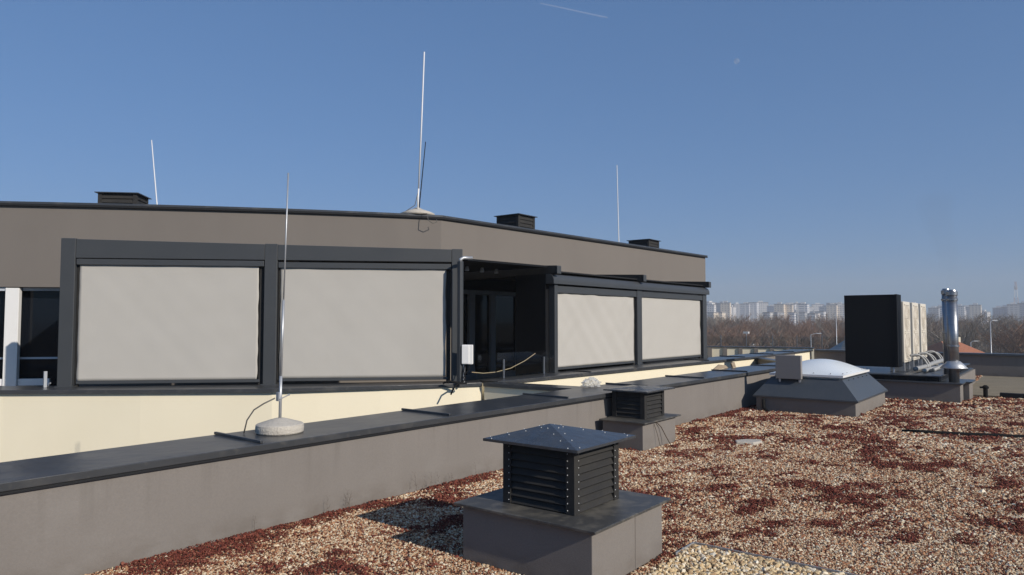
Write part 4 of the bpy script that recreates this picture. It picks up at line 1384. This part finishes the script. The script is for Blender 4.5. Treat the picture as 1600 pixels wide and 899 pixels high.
def sedum_mask(X, Y):
    f = fbm(X, Y, .50, 3)
    f2 = fbm(X * .7 + Y * .4, Y, .20, 8)
    m_ = f * .55 + f2 * .45
    d = np.hypot(X, Y)
    edge = np.clip(1 - (5.85 - .02 * X - Y) / .25, 0, 1) * .10
    return m_ + edge + rng.uniform(-.045, .045, X.size)

bands = ((.0148, 3.2, 7.6), (.0195, 7.6, 11.5), (.028, 11.5, 18), (.046, 18, 31))
GX, GY, GS, GT = [], [], [], []
SX, SY, SZ, SS, ST = [], [], [], [], []
YX, YY, YS, YT = [], [], [], []
for sp, d0, d1 in bands:
    X, Y, d = spread(sp, d0, d1)
    yel = (X > 4.2) & (X < 5.785) & (Y < 2.54)
    sm = sedum_mask(X, Y)
    sed = (rng.random(X.size) < np.clip((sm - .485) / .17, 0, 1) ** 1.35 * .88) & ~yel
    keep = ~sed & ~yel
    sed_n = (sed & (rng.random(X.size) < .9)) | ((rng.random(X.size) < .035) & ~yel)
    t_ = np.clip(rng.beta(1.9, 1.6, X.size) + .15 * (fbm(X, Y, 1.7, 5) - .5), 0, 1)
    t_ = np.where(sed, t_ * .8, t_)
    stones = keep | (sed & (rng.random(X.size) < .3))
    GX.append(X[stones]); GY.append(Y[stones]); GS.append((sp * .50 * rng.lognormal(0, .28, X.size))[stones]); GT.append(t_[stones])
    SX.append(X[sed_n]); SY.append(Y[sed_n]); SS.append((sp * .50 * rng.lognormal(0, .3, X.size))[sed_n]); ST.append(np.clip(rng.normal(.45, .22, X.size), 0, 1)[sed_n])
    SZ.append((sp * .5 * rng.uniform(.4, 1.6, X.size) + np.clip(sm - .56, 0, .15) * .10)[sed_n])
cat_ = np.concatenate
GX, GY, GS, GT = cat_(GX), cat_(GY), cat_(GS), cat_(GT)
SX, SY, SS, ST, SZ = cat_(SX), cat_(SY), cat_(SS), cat_(ST), cat_(SZ)
# yellow ballast
xs_ = np.arange(4.3, 5.78, .026); ys_ = np.arange(-1.5, 2.54, .026)
X, Y = np.meshgrid(xs_, ys_); X = X.ravel() + rng.uniform(-.012, .012, X.size); Y = Y.ravel() + rng.uniform(-.012, .012, Y.size)
k_ = (X > 5.45) | (Y < 2.53)
X, Y = X[k_], Y[k_]
print('gravel', len(GX), 'sedum', len(SX), 'yellow', len(X))
scatter('gravel', GX, GY, GS * .25 + rng.uniform(0, .004, GX.size), GS * 1.15, GT, M['stone'], 'loose pink, cream and brown gravel covering the flat roof', 'gravel')
scatter('sedum', SX, SY, SZ, SS * 1.1, ST, M['sedumi'], 'low patches of dark red sedum growing through the roof gravel', 'sedum', flat=(.35, .8), leaf=True)
scatter('ballast', X, Y, np.full(X.size, .008) + rng.uniform(0, .012, X.size), .017 * rng.lognormal(0, .25, X.size), np.clip(rng.beta(2, 1.4, X.size), 0, 1), M['stoney'], 'coarse yellow ballast stones inside the metal edging', 'gravel')

# ------------------------------------------------------------------ dry weeds
def weed(h, seed):
    q = MB()
    rr = random.Random(seed)
    pts = [(0, 0, 0)]
    for i in range(5):
        pts.append((pts[-1][0] + rr.uniform(-.07, .07) * h, pts[-1][1] + rr.uniform(-.07, .07) * h, h * (i + 1) / 5))
    q.tube(pts, .0022, 4, r1=.0010)
    for i in range(2, 6):
        for k in range(2):
            a = rr.uniform(0, 6.28)
            l = h * rr.uniform(.08, .2)
            p = pts[i]
            e = (p[0] + math.cos(a) * l, p[1] + math.sin(a) * l, p[2] + l * .8)
            q.tube([p, e], .0012, 3)
            q.dot(e, .004)
    return q
WL = 'dry brown weed stalk at the foot of the parapet left of the near vent'
wp = [weed(.30, 1), weed(.22, 2), weed(.38, 3)]
wo_ = []
for k, wq in enumerate(wp):
    wo_.append(wq.build('dry_weed', M['weed']))
    tag(wo_[-1], WL, 'weed', 'dry weeds along the parapet')
cnt = 0
wr = random.Random(3)
for k in range(26):
    u = wr.uniform(3.6, 7.2)
    o = wo_[k] if k < 3 else wo_[k % 3].copy()
    if k >= 3:
        COL.objects.link(o)
    o.location = (u, pv(u) - wr.uniform(.0, .10), 0)
    s_ = wr.uniform(.2, .6)
    o.scale = (s_, s_, s_)
    o.rotation_euler = (wr.uniform(-.15, .15), wr.uniform(-.15, .15), wr.uniform(0, 6))
for k, (u, v_, s_, lab) in enumerate(((6.97, 4.72 * .62, 1.3, 'tall thin dry stalk in the gravel right of the near vent'),
                                  (3.95, 3.95, .9, 'pale dry stalk in the shadow left of the near vent'),
                                  (8.0, 3.07, 1.75, 'thin dry stalk standing in the middle of the gravel below the flat stone'),
                                  (6.23, .66, 1.8, 'nearest tall dark stalk in the lower right gravel'),
                                  (16.0, 1.9, 1.1, 'small dark stalk in the gravel before the equipment platform'))):
    o = wo_[(k + 2) % 3].copy(); COL.objects.link(o)
    o.location = (u, v_, 0); o.scale = (s_, s_, s_); o.rotation_euler = (.1, -.08, k * 1.3)
    tag(o, lab, 'weed', 'dry stalks standing in the gravel')
# two dead stalks hanging over the second vent plinth
q = MB(); q.tube([(9.88, 4.925, .385), (9.99, 4.90, .30), (10.07, 4.86, .15), (10.10, 4.78, .0)], .007, 5)
q.tube([(9.80, 4.925, .37), (9.85, 4.90, .22), (9.87, 4.86, .03)], .004, 5)
tag(q.build('dead_stalk', M['weed']), 'dark dead stalks drooping over the plinth of the flat capped vent', 'weed')

# ------------------------------------------------------------------ sky things
def soft(name, col, alpha, emit=False):
    m = bpy.data.materials.new(name)
    m.use_nodes = True
    t = m.node_tree
    b = t.nodes['Principled BSDF']
    b.inputs['Base Color'].default_value = (*col, 1)
    b.inputs['Roughness'].default_value = 1
    b.inputs['Alpha'].default_value = alpha
    b.inputs['Specular IOR Level'].default_value = 0
    return m
def ray(px, py, D):
    x, y = uv(px, D)
    # pitch corrected height
    return (x, y, H + D * math.tan(math.atan((449.5 - py) / 1110.0 * math.cos(0)) + R(2.76)) )
a = Vector(ray(845, 5, 6000)); b = Vector(ray(952, 28, 6000))
q = MB(); q.tube([a + (b - a) * t_ for t_ in (0, .3, .55, .8, 1)], 5.0, 8, r1=7.0)
tag(q.build('contrail', soft('contrail_vapour', (.95, .95, 1), .09), smooth=True), 'thin faint white contrail high in the sky', 'contrail')
c = Vector(ray(1157, 96, 9000))
q = MB()
q.lathe([(0.01, -36), (18, -31), (31, -18), (36, 0), (31, 18), (18, 31), (.01, 36)], (0, 0, 0), 24)
mo = q.build('moon', soft('moon_surface', (.7, .72, .75), .13), smooth=True)
mo.location = c
tag(mo, 'faint pale daytime moon in the upper right sky', 'moon')

# faint smoke rising from the flues
q = MB()
pl_ = []
sx_, sy_ = uv(1481, 17.4)
ring = []
for i in range(15):
    t_ = i / 14
    z = 2.85 + 2.3 * t_
    ppx = 1481 - 16 * t_ ** 1.5 + 5 * math.sin(t_ * 7)
    cx_, cy_ = uv(ppx, 17.4)
    rad = (.05 + .42 * t_ ** .7) * (1 if t_ < .8 else math.sqrt(max(0.01, 1 - ((t_ - .8) / .2) ** 2)))
    for k in range(16):
        a_ = 6.283 * k / 16
        rr_ = rad * (1 + .35 * mn.noise(Vector((math.cos(a_) * 1.3, math.sin(a_) * 1.3, z * 1.7))))
        q.v.append((cx_ + rr_ * math.cos(a_), cy_ + rr_ * math.sin(a_), z))
for i in range(14):
    for k in range(16):
        q.f.append((i * 16 + k, i * 16 + (k + 1) % 16, (i + 1) * 16 + (k + 1) % 16, (i + 1) * 16 + k)); q.mi.append(0)
q.f += [tuple(range(16))[::-1], tuple(14 * 16 + k for k in range(16))]; q.mi += [0, 0]
sm_ = bpy.data.materials.new('thin_smoke')
sm_.use_nodes = True
for n in list(sm_.node_tree.nodes):
    sm_.node_tree.nodes.remove(n)
so1 = sm_.node_tree.nodes.new('ShaderNodeOutputMaterial')
sv1 = sm_.node_tree.nodes.new('ShaderNodeVolumePrincipled')
sv1.inputs['Color'].default_value = (.30, .27, .25, 1)
sv1.inputs['Density'].default_value = .075
sm_.node_tree.links.new(sv1.outputs[0], so1.inputs['Volume'])
tag(q.build('smoke', sm_, smooth=True), 'faint thin smoke drifting up above the steel flues', 'smoke', kind='stuff')

# ------------------------------------------------------------------ haze
hz = MB(); hz.box(-120, 1900, -420, 1900, GZ - 1, 98)
ho = hz.build('haze', None)
ho.data.materials.clear()
hm = bpy.data.materials.new('haze_air')
hm.use_nodes = True
t = hm.node_tree
for n in list(t.nodes):
    t.nodes.remove(n)
oo = t.nodes.new('ShaderNodeOutputMaterial')
pvn = t.nodes.new('ShaderNodeVolumePrincipled')
pvn.inputs['Color'].default_value = (.83, .86, .90, 1)
pvn.inputs['Density'].default_value = .00058
pvn.inputs['Anisotropy'].default_value = 0.0
t.links.new(pvn.outputs[0], oo.inputs['Volume'])
ho.data.materials.append(hm)
tag(ho, kind='stuff')
ho['label'] = 'pale blue haze over the far wood and skyline'
ho['category'] = 'haze'
